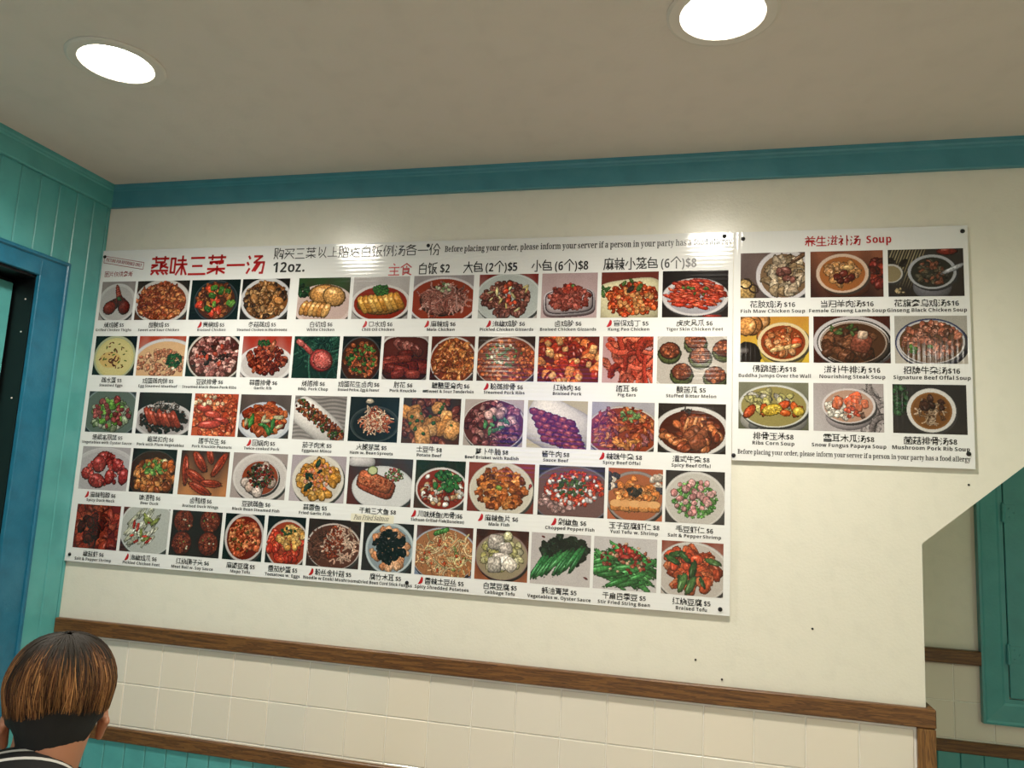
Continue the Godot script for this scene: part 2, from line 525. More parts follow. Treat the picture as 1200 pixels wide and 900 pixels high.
func build_recess() -> void:
	var z := RECESS
	var st := begin()
	span_box(st, Vector3(2.8, 0, z - 0.15), Vector3(ROOM_X, CEIL, z))
	tag(commit("wall_recess", st, mats.plaster), "plaster wall at the back of the recess", "", "", "structure")
	st = begin()
	span_box(st, Vector3(2.99, 0.47 + UP, z - 0.004), Vector3(ROOM_X - 0.001, 0.85 + UP, z + 0.0045))
	var bed := commit("wall_recess_tiling", st, mats.grout)
	tag(bed, "band of square tiles at the back of the recess", "", "", "structure")
	tile_field(bed, 2.99, ROOM_X - 0.002, 3.369, 0.49 + UP, 0.815 + UP, 0.6625 + UP, z)
	oak("trim_8", Vector3(2.99, 0.813 + UP, z), Vector3(3.478, 0.868 + UP, z + 0.034), "short oak rail ending at the teal hatch in the recess")
	oak("trim_9", Vector3(2.99, 0.466 + UP, z), Vector3(ROOM_X, 0.513 + UP, z + 0.022), "lower oak rail at the back of the recess")
	st = begin()
	span_box(st, Vector3(2.99, 0.0, z - 0.004), Vector3(ROOM_X, 0.47 + UP, z + 0.002))
	var skirt := commit("wall_recess_boarding", st, mats.teal_hatch)
	tag(skirt, "teal boards below the tiles in the recess", "", "", "structure")
	for i in 25:
		var x := 3.046 + i * 0.0849
		inst("board", box_mesh(Vector3(0.0833, 0.468 + UP, 0.014), 0.0028), mats.teal_hatch, skirt, Vector3(x + 0.0425, (0.468 + UP) / 2, z + 0.007))
	# hatch with hinged leaf
	var x0 := 3.467
	var x1 := 4.37
	var y0 := 0.593 + UP
	var y1 := 1.84 + UP
	var h := base("hatch", Vector3(0, 0, z))
	tag(h, "teal framed hatch with a hinged leaf in the recess", "hatch")
	st = begin()
	var w := 0.1
	# mitred casing with a sloping face: high at the outer edge, low at the leaf
	var o := [Vector2(x0, y0), Vector2(x1, y0), Vector2(x1, y1), Vector2(x0, y1)]
	var inn := [Vector2(x0 + w, y0 + w), Vector2(x1 - w, y0 + w), Vector2(x1 - w, y1 - w), Vector2(x0 + w, y1 - w)]
	for k in 4:
		var l := (k + 1) % 4
		var loops := [[0.0, 0.0], [0.0, 0.034], [0.08, 0.036], [0.16, 0.032], [0.75, 0.024], [0.84, 0.020], [1.0, 0.020], [1.0, 0.0]]
		for q in loops.size() - 1:
			var A: Array = loops[q]
			var B: Array = loops[q + 1]
			var pa: Vector2 = o[k].lerp(inn[k], A[0])
			var pb: Vector2 = o[l].lerp(inn[l], A[0])
			var pc: Vector2 = o[l].lerp(inn[l], B[0])
			var pd: Vector2 = o[k].lerp(inn[k], B[0])
			var pts := [Vector3(pa.x, pa.y, A[1]), Vector3(pb.x, pb.y, A[1]), Vector3(pc.x, pc.y, B[1]), Vector3(pd.x, pd.y, B[1])]
			var hint := Vector3(0, 0, 1)
			if q == 0: hint = Vector3(o[k].x + o[l].x - x0 - x1, o[k].y + o[l].y - y0 - y1, 0)
			if q == loops.size() - 2: hint = -Vector3(o[k].x + o[l].x - x0 - x1, o[k].y + o[l].y - y0 - y1, 0)
			poly(st, pts, hint)
	commit("frame", st, mats.teal_hatch, h)
	st = begin()
	span_box(st, Vector3(x0 + w - 0.002, y0 + w - 0.002, 0.0), Vector3(x1 - w + 0.002, y1 - w + 0.002, 0.004))
	commit("backing", st, mats.teal_hatch, h)
	st = begin()
	span_box(st, Vector3(x0 + w + 0.004, y0 + w + 0.004, 0.003), Vector3(x1 - w - 0.004, y1 - w - 0.004, 0.022), 0.0025)
	var leaf := commit("leaf", st, mats.teal_hatch, h)
	for yy in [0.867, 1.432, 1.68]:
		var hy: float = yy + UP
		st = begin()
		span_box(st, Vector3(x0 + w + 0.004, hy - 0.034, 0.0215), Vector3(x0 + w + 0.046, hy + 0.034, 0.0245), 0.0008)
		lathe(st, [Vector2(0, -0.04), Vector2(0.007, -0.038), Vector2(0.007, 0.038), Vector2(0.004, 0.043), Vector2(0, 0.045)], Vector3(x0 + w + 0.001, hy, 0.028), Vector3.UP, 10)
		for q in [[0.018, 0.018], [0.036, 0.0], [0.018, -0.018]]:
			lathe(st, [Vector2(0.0042, 0.0), Vector2(0.003, 0.002), Vector2(0, 0.0025)], Vector3(x0 + w + q[0] + 0.006, hy + q[1], 0.0243), Vector3(0, 0, 1), 8)
		commit("hinge", st, mats.teal_hatch, leaf)

func build_television() -> void:
	var o := base("television", Vector3(0.85, 2.16 + UP, 5.5))
	tag(o, "black flat television with a bluish picture hanging from the ceiling","television")
	var st := begin()
	span_box(st, Vector3(-0.62, -0.36, -0.06), Vector3(0.62, 0.36, 0.0), 0.006)
	commit("case", st, mats.black_metal, o)
	st = begin()
	span_box(st, Vector3(-0.03, 0.2, 0.0), Vector3(0.03, CEIL - 2.16 - UP, 0.06), 0.004)
	span_box(st, Vector3(-0.12, -0.12, 0.0), Vector3(0.12, 0.25, 0.02), 0.003)
	commit("ceiling_mount", st, mats.black_metal, o)
	st = begin()
	span_box(st, Vector3(-0.60, -0.34, -0.062), Vector3(0.60, 0.34, -0.058))
	commit("screen", st, mats.screen_glow, o)
	var l := AreaLight3D.new()
	l.name = "screen_light"
	l.area_size = Vector2(1.2, 0.68)
	l.light_color = Color(0.42, 0.45, 1.0)
	l.light_energy = 0.06
	l.shadow_enabled = true
	l.area_range = 9.0
	l.position = Vector3(0, 0, -0.066)
	o.add_child(l)

# ------------------------------------------------------------------ the printed dish pictures (flat print, one sheet for all)
const CW := 150               # pixels of one picture on the sheet
const CH := 120
const SHEET_COLS := 11
const SHEET_ROWS := 6
var sheet := PackedByteArray()
var sheet_w := CW * SHEET_COLS
var sheet_h := CH * SHEET_ROWS
var cell_n := -1
var cx0 := 0
var cy0 := 0
var asp := 1.3                # width of the picture over its height
var sheet_tex: ImageTexture
var rough_n := PackedFloat32Array()   # a small table of noise that roughens the printed food

func hexes(s: String) -> Array:
	var out := []
	for w in s.split(" "): out.append(Color(w))
	return out

func put(x: int, y: int, r: float, g: float, b: float) -> void:
	var i := ((cy0 + y) * sheet_w + cx0 + x) * 3
	var grey := (r + g + b) / 3.0
	r = lerpf(r, grey, 0.10) * 0.90
	g = lerpf(g, grey, 0.10) * 0.90
	b = lerpf(b, grey, 0.10) * 0.90
	sheet[i] = clampi(int(r * 255.0), 0, 255)
	sheet[i + 1] = clampi(int(g * 255.0), 0, 255)
	sheet[i + 2] = clampi(int(b * 255.0), 0, 255)

# a new picture: a table top or cloth of colour a, b with a grain
func pic(a: String, b := "", aspect := 1.35, stripes := 0.0) -> void:
	cell_n += 1
	cx0 = (cell_n % SHEET_COLS) * CW
	cy0 = (cell_n / SHEET_COLS) * CH
	asp = aspect
	var ca := Color(a)
	var cb := Color(b if b else a)
	for y in CH:
		for x in CW:
			var t := clampf(float(y) / CH + 0.15 * sin(x * 0.11 + cell_n), 0.0, 1.0)
			var k := 1.0 + rng.randf_range(-0.06, 0.06)
			if stripes > 0.0: k *= 0.86 + 0.14 * sin(y * stripes + sin(x * 0.07) * 1.5)
			put(x, y, lerpf(ca.r, cb.r, t) * k, lerpf(ca.g, cb.g, t) * k, lerpf(ca.b, cb.b, t) * k)

# one printed piece: kind 0 round, 1 squarish, 2 curved like a prawn, 3 ring, 4 flat disc, 5 a bit of a strand
func piece(px: float, py: float, rx: float, ry: float, ang: float, c: Color, kind := 0, gloss := 0.3) -> void:
	var sy := float(CH)
	var sx := CW / asp
	var X := px * CW
	var Y := py * CH
	var big := maxf(rx, ry) * (1.45 if kind == 2 else 1.05)
	var ca := cos(ang)
	var sa := sin(ang)
	var off := rng.randi()
	var wild := 0.0 if kind == 4 or gloss <= 0.0 else minf(0.5, 0.017 / minf(rx, ry))
	for y in range(maxi(0, int(Y - big * sy)), mini(CH, int(Y + big * sy) + 1)):
		for x in range(maxi(0, int(X - big * sx)), mini(CW, int(X + big * sx) + 1)):
			var dx := (x - X) / sx
			var dy := (y - Y) / sy
			var u := (dx * ca + dy * sa) / rx
			var v := (dy * ca - dx * sa) / ry
			if kind == 2: v += 0.9 * u * u - 0.4
			var d := u * u + v * v
			if kind == 1: d = u * u * u * u + v * v * v * v
			var ro := rough_n[(off + y * 128 + x) & 16383]
			d += wild * ro
			if d >= 1.0 or (kind == 3 and d < 0.16): continue
			var k := 1.0
			if kind != 4:
				var nx := u * ca - v * sa
				var ny := u * sa + v * ca
				k = (0.60 + 0.46 * sqrt(1.0 - clampf(d, 0.0, 1.0)) - 0.2 * (nx * 0.5 + ny)) * (1.0 + (0.3 if gloss > 0.0 else 0.04) * ro)
				if d > 0.78 and gloss > 0.0: k *= 0.6
			if kind == 5: k = (0.45 if absf(v) > 0.8 else 0.62 + 0.45 * sqrt(1.0 - v * v) - 0.15 * v) * (1.0 + 0.25 * ro)
			k *= 1.0 + rng.randf_range(-0.07, 0.07)
			var h := 0.0
			if gloss > 0.0:
				var q := (u + 0.25) * (u + 0.25) * 5.0 + (v + 0.38) * (v + 0.38) * 16.0
				if q < 1.0: h = gloss * (1.0 - q)
			put(x, y, c.r * k + h, c.g * k + h, c.b * k + h)

# a plate or bowl seen at a slant: rim of colour c, well of colour w
func plate(px: float, py: float, rx: float, ry: float, c: String, w := "", lip := 0.86) -> void:
	var C := Color(c)
	piece(px + 0.02, py + 0.035, rx * asp * 1.01, ry * 1.02, 0.0, Color(c).darkened(0.72), 4, 0.0)
	piece(px, py, rx * asp, ry, 0.0, C.darkened(0.12), 4, 0.0)
	piece(px, py, rx * asp * 0.975, ry * 0.97, 0.0, C.lightened(0.12), 4, 0.0)
	piece(px, py, rx * asp * 0.94, ry * 0.93, 0.0, C, 4, 0.0)
	piece(px, py + 0.01, rx * asp * lip, ry * lip, 0.0, Color(w) if w else C.darkened(0.16), 4, 0.0)

# a heap of pieces in an ellipse, the lower ones on top
func pile(px: float, py: float, rx: float, ry: float, n: int, size: float, long: float, cols: String, kind := 0, gloss := 0.3, ang := 9.0) -> void:
	var cs := hexes(cols)
	var spots := []
	if n > 20:
		n = int(n * 1.5)
		size *= 0.84
	for i in n:
		var a := rng.randf() * TAU
		var r := sqrt(rng.randf())
		spots.append(Vector2(px + cos(a) * r * rx, py + sin(a) * r * ry))
	spots.sort_custom(func(p, q): return p.y < q.y)
	for s in spots:
		var c: Color = cs[rng.randi() % cs.size()]
		var k := rng.randf_range(0.7, 1.25) * size
		var t := rng.randf() * TAU if ang > 8.0 else ang + rng.randf_range(-0.3, 0.3)
		piece(s.x, s.y, k * sqrt(long), k / sqrt(long), t, c * rng.randf_range(0.82, 1.15), kind, gloss * rng.randf_range(0.4, 1.2))

# strands: noodles, shreds
func strands(px: float, py: float, rx: float, ry: float, n: int, thick: float, length: float, cols: String) -> void:
	var cs := hexes(cols)
	for i in n:
		var a := rng.randf() * TAU
		var r := sqrt(rng.randf())
		var p := Vector2(px + cos(a) * r * rx, py + sin(a) * r * ry)
		var t := rng.randf() * TAU
		var bend := rng.randf_range(-3.0, 3.0)
		var c: Color = cs[rng.randi() % cs.size()] * rng.randf_range(0.8, 1.15)
		var last := clampi(int(length / thick * 1.3), 8, 26)
		for s in last + 1:
			var f := s / float(last) - 0.5
			piece(p.x + cos(t + bend * f) * f * length / asp, p.y + sin(t + bend * f) * f * length, thick * 1.5, thick, t + bend * f, c, 5, 0.10)

func row_of(px: float, py: float, dx: float, dy: float, n: int, rx: float, ry: float, ang: float, cols: String, kind := 0, gloss := 0.25) -> void:
	var cs := hexes(cols)
	for i in n:
		piece(px + dx * i, py + dy * i, rx, ry, ang, cs[i % cs.size()], kind, gloss)

func paint_dishes() -> void:
	sheet.resize(sheet_w * sheet_h * 3)
	var f := FastNoiseLite.new()
	f.seed = 5
	f.frequency = 0.13
	f.fractal_octaves = 3
	rough_n.resize(128 * 128)
	for i in 128 * 128: rough_n[i] = f.get_noise_2d(i % 128, i / 128) * 1.8
	# first row
	pic("8d8280", "a59a98", 1.0)
	plate(.5, .55, .56, .50, "c6c2c0", "b5b0ae")
	for i in 7: piece(.50 + .012 * i - .012 * (6 - i) * .4, .16 + .055 * i, .055 + .008 * i, .075, -.2, Color("8a3020"), 0, .15)
	for i in 6: piece(.53 - .045 * i, .50 + .035 * i, .09 + .022 * i, .10 + .014 * i, -.5, Color("7c2417"), 0, .12)
	for i in 6: piece(.58 + .03 * i, .46 + .042 * i, .08 + .018 * i, .10 + .016 * i, .3, Color("6b1c13"), 0, .12)
	piece(.55, .45, .075, .05, .4, Color("30552a"), 0, .05)
	pic("2a1610", "54301d", 1.5)
	plate(.5, .53, .53, .56, "cfc8c2", "7e3015")
	pile(.47, .52, .45, .47, 120, .075, 1.8, "b25127 9b3c1b c76a35 822d14 d4803f", 2, .4)
	pic("0a100f", "151c1a", 1.35)
	plate(.52, .52, .45, .52, "22262a", "4a1d0d"); pile(.52, .5, .36, .42, 70, .075, 1.7, "a4521f 7d3314 c77a2c 5b2410 b8642a", 0, .3)
	pile(.52, .48, .36, .36, 12, .085, 1.6, "cc3418 d8491f", 0, .4); pile(.58, .5, .3, .36, 8, .08, 1.5, "3d6d20 58852a 2c5418", 1, .2)
	pic("17100f", "2a1c18", 1.3)
	plate(.52, .52, .53, .54, "c9c7ca", "75431f"); pile(.52, .52, .43, .42, 90, .08, 1.5, "8d5a2f 6a3d1d a8743f 4b2a15 b98650 3a2115", 0, .3); pile(.5, .5, .3, .3, 7, .1, 1.6, "c08044 b37338", 0, .3)
	pic("2c4a24", "3d2a1c", 1.35)
	plate(.5, .66, .58, .5, "d8bfb9", "c9aca4"); pile(.1, .3, .1, .14, 14, .07, 1.2, "17301c 24492a", 0, .1)
	piece(.55, .42, .46, .26, .1, Color("c98a45"), 0, .35); piece(.7, .45, .3, .24, .3, Color("d19650"), 0, .3); row_of(.14, .72, .085, .012, 6, .1, .2, .45, "cf8f46 c27d38 d89f58", 0, .35)
	pic("bdb6b4", "a59d9b", 1.37)
	plate(.5, .62, .53, .44, "d9d2d0", "8e2110", .88); piece(.5, .66, .56, .24, 0, Color("b8792c"), 0, .1); row_of(.2, .66, .088, -.012, 8, .085, .23, -.5, "cf9438 bb7a26 d6a04a", 1, .3)
	pile(.5, .33, .14, .12, 40, .045, 1.3, "2c6b25 3f8431 1f5220", 0, .1)
	pic("a39a9d", "7c7274", 1.42)
	plate(.5, .58, .6, .55, "d5cdd0", "93301a", .92); piece(.5, .58, .54, .36, 0, Color("83443a"), 0, .1); strands(.5, .58, .38, .32, 90, .02, .3, "b87c70 98584c c99488 7d3c33 aa6a5c"); pile(.5, .28, .12, .1, 14, .035, 1.5, "a9b48a d8d4b8 6f8a55", 0, .1)
	pic("7c1f1a", "bfc3c1", 1.33)
	plate(.5, .54, .56, .56, "cdd3d0", "b9bfbc", .95); pile(.46, .56, .40, .40, 80, .085, 1.4, "7d4136 934f41 6a3129 a5614f 5a2a23", 0, .35); pile(.5, .5, .36, .34, 12, .05, 3.4, "d5c37c c7b066 e0d293", 0, .2); pile(.5, .45, .25, .25, 7, .06, 1.2, "c93a1d d94a28", 0, .4)
	pic("b79a9c", "c3a8a9", 1.25)
	piece(.5, .70, .58, .27, -.06, Color("8d6f72"), 1, 0.0); piece(.5, .64, .57, .29, -.06, Color("d9ccd2"), 1, 0.0); piece(.5, .63, .53, .26, -.06, Color("3b2a38"), 1, 0.0); piece(.5, .63, .51, .245, -.06, Color("c9b6ba"), 1, 0.0)
	pile(.5, .56, .36, .24, 70, .07, 1.8, "86342a 9c4336 6d251e b3574a", 1, .3); pile(.5, .36, .12, .08, 16, .05, 1.4, "a83024 4f7a34 c23c28", 0, .2)
	pic("6b2820", "7d3428", 1.25)
	piece(.5, .66, .74, .5, -.12, Color("cfc49c"), 1, 0.0); pile(.1, .4, .1, .12, 8, .06, 2, "4c7036 39602c", 0, .1)
	pile(.54, .6, .44, .36, 100, .078, 1.3, "c4401a d8561f a8300f e06a2c 8f280c", 0, .45); pile(.6, .6, .34, .28, 22, .06, 1.15, "cf8a4a c47a3c", 0, .3); pile(.5, .3, .2, .1, 6, .06, 2, "33261c 47682c", 0, .1)
	pic("141012", "231b1a", 1.34)
	plate(.5, .56, .50, .40, "cdc6c8", "a4a0a8"); pile(.5, .5, .42, .3, 85, .075, 3.2, "b72c18 cb3d1f 9a2010 d64f2b", 0, .35, .15); pile(.5, .4, .2, .14, 9, .04, 1.5, "5d7c34 3c5d24", 0, .1); piece(.75, .97, .2, .04, 0, Color("8f1c14"))
	# second row
	pic("0d1513", "16201c", 1.2)
	plate(.5, .54, .50, .55, "a7ad84", "cfc27c", .9); piece(.5, .55, .48, .44, 0, Color("d5c682"), 4, 0.0); piece(.4, .6, .3, .2, 0, Color("d7b266"), 4, 0.0)
	pile(.5, .5, .35, .35, 22, .03, 2.6, "5c1e14 3f5a20 6e2a1a 4b6a2a", 0, 0.0); strands(.48, .64, .1, .05, 3, .013, .24, "5a1d16")
	pic("b23a22", "c9c2c0", 1.32)
	plate(.62, .72, .75, .66, "cfc9c9", "d7a878", .9); pile(.5, .68, .5, .34, 110, .06, 1.5, "c47f5a d79a72 b36a48 dda981 a85c3f", 0, .2); pile(.78, .62, .16, .17, 45, .045, 1.4, "1f4a24 2d6230 163a1c", 0, .1); piece(.78, .8, .05, .04, 0, Color("e8e2c8"))
	pic("0c1412", "10201c", 1.4)
	plate(.55, .5, .55, .62, "c8beb4", "452018", .93); pile(.54, .5, .44, .5, 120, .075, 1.2, "8a4a44 a96a62 6f332f c08a80 54241f d0a096", 1, .25); pile(.5, .46, .3, .26, 16, .06, 1.6, "b83c26 2c1512", 0, .3)
	pic("a82c1c", "b9aaa8", 1.3)
	plate(.5, .66, .56, .44, "d8d2d2", "c3bab8"); pile(.5, .58, .40, .32, 110, .07, 1.25, "7d2616 93351f 651b0f a84a2c 541409", 0, .3); piece(.62, .25, .06, .16, .3, Color("95502f")); pile(.44, .17, .12, .07, 22, .04, 1.3, "2c5c28 1e4520", 0, .1)
	pic("16352a", "0f2a22", 1.15)
	strands(.5, .5, .5, .5, 26, .03, .9, "1c4434 12302a 275040"); piece(.3, .3, .3, .065, .72, Color("a8423c"), 0, .2); piece(.14, .16, .13, .075, .6, Color("b5544e"))
	piece(.62, .57, .30, .26, .5, Color("b83a38"), 0, .1); piece(.64, .56, .24, .2, .5, Color("c95850"), 0, .2); pile(.64, .56, .2, .2, 40, .014, 1.4, "8f2a22 d9857a", 0, 0.0)
	pic("121416", "1c1e20", .95)
	plate(.5, .55, .54, .55, "2c2f31", "3a1a10", .93); pile(.5, .55, .42, .4, 80, .07, 1.25, "8a3f1e a85a2c 5e2813 c2552c 7c3418", 0, .35); pile(.5, .5, .38, .34, 26, .05, 1.4, "2c5c22 4c7a30 1e4418", 0, .1)
	pic("8d8482", "a39a98", 1.07)
	piece(.5, .52, .60, .54, 0, Color("cdc6c4"), 1, 0.0); piece(.5, .52, .56, .50, 0, Color("4c1c16"), 1, 0.0); row_of(.35, .2, .1, .03, 5, .16, .1, .8, "7c4038 5a2620 8f5248", 1, .35); pile(.5, .65, .4, .26, 20, .16, 1.8, "6a2018 7d2c20 571711", 1, .2, 0.0)
	pic("5c1f16", "37130d", 1.02)
	plate(.52, .54, .54, .53, "c9bfb8", "7a2d12", .94); pile(.52, .55, .46, .44, 110, .075, 2.0, "b15a24 c9752f 93421a d98a44 7b3212", 2, .45)
	pic("2e1a12", "3a2018", 1.3)
	plate(.5, .55, .56, .56, "b9aaa2", "7c3216", .95); pile(.5, .56, .5, .48, 140, .06, 1.3, "b0481c c75d26 943712 d6763a 7a2a0e", 0, .3); pile(.5, .4, .34, .26, 34, .04, 1.3, "5a7d34 3f6226 d9cbb0", 0, .1)
	pic("5a1a12", "6d2216", 1.33)
	pile(.5, .5, .55, .55, 60, .12, 1.25, "a82f14 bd4a1e 8f2410 c9662c 771a0b d07a3c", 1, .5); pile(.5, .5, .5, .5, 14, .07, 1.2, "d79a5c c78a4c", 1, .3)
	pic("b88a8c", "c9a0a0", 1.07)
	strands(.6, .45, .42, .42, 26, .065, .55, "a8321e b8442c 8f2514 c25a3c"); strands(.65, .6, .3, .3, 12, .05, .5, "c05038 96291a")
	pic("b0a69c", "c4bab0", 1.4)
	plate(.5, .5, .68, .72, "cfc8c0", "b9b0a6", .93)
	for q in [[.18, .3], [.55, .1], [.62, .4], [.36, .74], [.83, .80], [.95, .25]]:
		piece(q[0], q[1] + .07, .24, .22, 0, Color("55602f"), 0, .1); piece(q[0], q[1], .21, .18, 0, Color("6d2f1a"), 0, .1); pile(q[0], q[1], .13, .13, 16, .045, 1.3, "8f4424 a85a34 743018", 0, .35)
	# third row
	pic("3a4446", "2c3436", 1.35)
	plate(.5, .5, .62, .62, "6f7e80", "5b6a60", .95); pile(.5, .55, .38, .36, 60, .1, 1.5, "7d8a6a 95a080 5f7a4a a9a898", 0, .1); pile(.5, .5, .25, .34, 22, .09, 1.6, "6aa83a 82bf4c 579030", 0, .1); pile(.5, .5, .4, .36, 22, .08, 1.4, "8a3a38 a04c48 75302e", 0, .1)
	pic("2a2220", "1c1614", 1.45)
	plate(.5, .66, .56, .42, "bfb8b8", "a39a9a"); pile(.5, .66, .44, .3, 70, .07, 1.4, "2c1a16 3d241c 1d100e", 0, .15); row_of(.22, .56, .085, .012, 7, .075, .24, -.55, "8f2c1a a83c24 742012", 1, .3); pile(.5, .35, .3, .14, 60, .03, 2, "2a1a16 4a3a34 9a8a84", 0, .1)
	pic("b03c1c", "c24a24", 1.18)
	pile(.5, .5, .56, .56, 90, .1, 1.35, "b8401c cf5a2a 9c2c10 d97544 c24a22", 0, .4); row_of(.25, .35, .2, .14, 3, .24, .09, .1, "b03222 c4402c", 0, .4); piece(.4, .72, .34, .1, -.08, Color("bf3a2c"), 0, .4); pile(.3, .2, .4, .14, 16, .05, 1.2, "d9b48a e2c49c", 0, .2)
	pic("5a4c48", "3c302c", 1.3)
	plate(.5, .62, .52, .45, "b9bcc6", "cfd0d4"); pile(.5, .56, .38, .32, 55, .12, 1.4, "8f3316 a8481f 742410 bd602c", 1, .35); pile(.5, .62, .36, .24, 14, .08, 2.6, "2f6a2c 3f8236 c8c090", 0, .2)
	pic("8f8682", "a39a96", 1.28, .6)
	piece(.46, .6, .70, .34, .62, Color("cfc8c4"), 1, 0.0)
	for i in 7: pile(.16 + .12 * i, .24 + .105 * i, .13, .15, 22, .045, 1.3, "6d2a14 8a3f20 4f1d0e a0562e 35501f", 0, .25)
	pic("1c2420", "101816", 1.17)
	piece(.4, .1, .1, .06, 0, Color("b9a890")); plate(.52, .6, .5, .40, "2c3432", "1a201e"); strands(.53, .52, .28, .24, 90, .013, .24, "c98a6a e2c8a8 b8603c d9b08c a8482c")
	pic("3a3028", "4c2c1c", 1.33)
	pile(.5, .5, .56, .56, 60, .1, 1.3, "6a3020 84432c 542218 96583a", 0, .3); pile(.5, .55, .5, .42, 16, .17, 1.3, "c98a4a d69c5a b87838", 1, .2); pile(.5, .5, .45, .45, 14, .04, 1.2, "3a6a30 2c5426", 0, .1)
	pic("b9aaa4", "a89a94", 1.3)
	plate(.5, .54, .53, .56, "c9bdb6", "5c2a24", .95); pile(.5, .54, .46, .46, 90, .09, 1.3, "8a4644 a05e58 6f3230 b57a70 4f201c", 0, .3); pile(.55, .4, .3, .2, 14, .09, 1.1, "c08a80 cfa098", 0, .2); pile(.55, .54, .22, .2, 16, .05, 2, "4f8a50 3a6a3c 7aa878", 0, .1)
	pic("b8ac84", "c4b890", 1.27)
	piece(.52, .56, .74, .52, .45, Color("cfc8bc"), 1, 0.0)
	for j in 5: row_of(.12 + .05 * j, .24 + .14 * j, .12, .045, 6, .12, .085, .3, "7a2c18 8f3a20 682010", 0, .25)
	pic("a8a4ac", "8a8690", 1.3)
	plate(.5, .6, .6, .52, "b9b0a8", "8a3414", .94); pile(.5, .55, .48, .42, 110, .07, 2.4, "a03c1c b85426 7d2a18 c9743a 8a4a4c", 0, .3); pile(.6, .3, .16, .1, 20, .04, 1.4, "5a7d40 7a9a58", 0, .1); pile(.4, .8, .36, .12, 20, .05, 2.5, "cf6a24 d98a3c", 0, .3)
	pic("2c2420", "201a18", 1.35)
	plate(.5, .56, .56, .5, "d0ccc8", "4a1a0c", .86); strands(.45, .15, .09, .03, 4, .012, .12, "2c2826"); pile(.5, .6, .42, .34, 50, .1, 1.5, "b0582c 8f3c1c c4703c 742c14", 0, .3); row_of(.42, .42, .06, -.01, 4, .03, .14, .3, "d08a54 a85a30", 1, .2); pile(.56, .62, .1, .16, 4, .13, 1.1, "7a3c22 8f4a2c", 1, .2)
	# fourth row
	pic("a8a2a4", "bcb6b6", 1.36)
	plate(.5, .6, .7, .6, "c0babc", "b4aeb0")
	for q in [[.5, .26, .26, .16, .1], [.38, .4, .2, .2, 0], [.76, .42, .16, .16, .4], [.16, .62, .18, .15, 0], [.36, .78, .24, .17, .2], [.62, .68, .14, .18, .2], [.9, .66, .14, .2, .2]]: piece(q[0], q[1], q[2], q[3], q[4], Color("a02a26"), 0, .35)
	pile(.5, .52, .4, .36, 30, .06, 1.3, "b83a34 8a1f1c c24a40", 0, .4)
	pic("1a1614", "100c0b", 1.24)
	plate(.5, .58, .58, .56, "241e1c", "3a1a0e", .95); pile(.52, .62, .44, .36, 80, .1, 1.6, "a8541f c06c2c 8a3c14 d08440 742e10", 0, .35); pile(.55, .42, .26, .18, 22, .06, 1.8, "5a8a34 3f6e28 7aa84a", 0, .1); piece(.74, .28, .08, .07, 0, Color("dcc89a")); pile(.85, .4, .12, .1, 6, .08, 1.2, "c25a1c", 0, .3)
	pic("3a2420", "c27a44", 1.28)
	for q in [[.12, .45, .36, .09, 1.5], [.4, .25, .3, .12, .9], [.35, .6, .34, .12, .5], [.8, .3, .34, .1, -1.0], [.66, .72, .3, .09, .05], [.45, .85, .34, .1, .4], [.6, .12, .2, .09, 1.2]]: piece(q[0], q[1], q[2], q[3], q[4], Color("a83418"), 0, .35); piece(q[0], q[1], q[2] * .7, q[3] * .4, q[4], Color("8f2410"), 0, .2)
	pic("9a8a86", "a89894", 1.35)
	plate(.52, .52, .5, .53, "d3cac6", "c9c0bc", .9); plate(.52, .53, .34, .38, "c4bab6", "8f3a20", .95); pile(.52, .54, .28, .32, 16, .12, 1.2, "d2bfb4 c4a898", 0, .2); pile(.52, .5, .24, .26, 110, .035, 1.3, "2c3a22 6a1c14 40562c 1c2016 8a2a1c", 0, .1)
	pic("a89aa2", "b8aab0", 1.3)
	plate(.5, .52, .47, .54, "d8cfc4", "cfc4b6"); pile(.5, .5, .36, .42, 55, .11, 1.3, "cf8a2c dc9c40 b87420 e0ac58", 0, .25); pile(.5, .45, .26, .3, 30, .05, 1.3, "d0642c d98a6a", 0, .2); pile(.5, .5, .25, .38, 7, .07, 1.9, "24402a 1a3020", 0, .1)
	pic("3a3438", "5a2420", 1.45)
	piece(.2, .1, .3, .1, 0, Color("bcb6b6"), 1, 0.0); plate(.55, .62, .48, .46, "c8c6c8", "d6d4d4", .94); pile(.72, .34, .14, .12, 36, .04, 1.4, "5a7a40 a03c34 c8b8a0", 0, .1); piece(.44, .56, .44, .22, .33, Color("a8482c"), 1, .1); piece(.42, .50, .40, .16, .33, Color("bd5f38"), 1, .15); pile(.42, .5, .26, .12, 50, .03, 1.5, "cf7a4c 8f3418 c46a40", 0, .2)
	piece(.38, .27, .12, .1, 0, Color("8fa05a"), 0, .2); piece(.38, .27, .09, .075, 0, Color("c2c890"), 4, 0.0)
	pic("1c2c1c", "4a2c24", 1.1)
	plate(.54, .58, .52, .44, "d6d0cc", "8a2414", .92); pile(.54, .58, .42, .34, 70, .07, 1.4, "a0341c d8d0c4 7a2010 c8a070 e0dcd4", 0, .3); pile(.6, .42, .3, .2, 24, .07, 1.5, "2f6a30 3f8040 205024", 0, .1)
	pic("8a3428", "742a20", 1.4)
	plate(.5, .54, .48, .56, "d6cdbc", "d0c6b4", .94); pile(.5, .52, .36, .38, 80, .085, 1.5, "a8541c c06a28 8a3f14 d0823c 6a2c10", 1, .3); piece(.47, .5, .07, .05, .3, Color("7a9a34"), 0, .2); piece(.93, .45, .03, .06, .3, Color("8f1c14"), 0, .2)
	pic("2c2c34", "3a2c2c", 1.33)
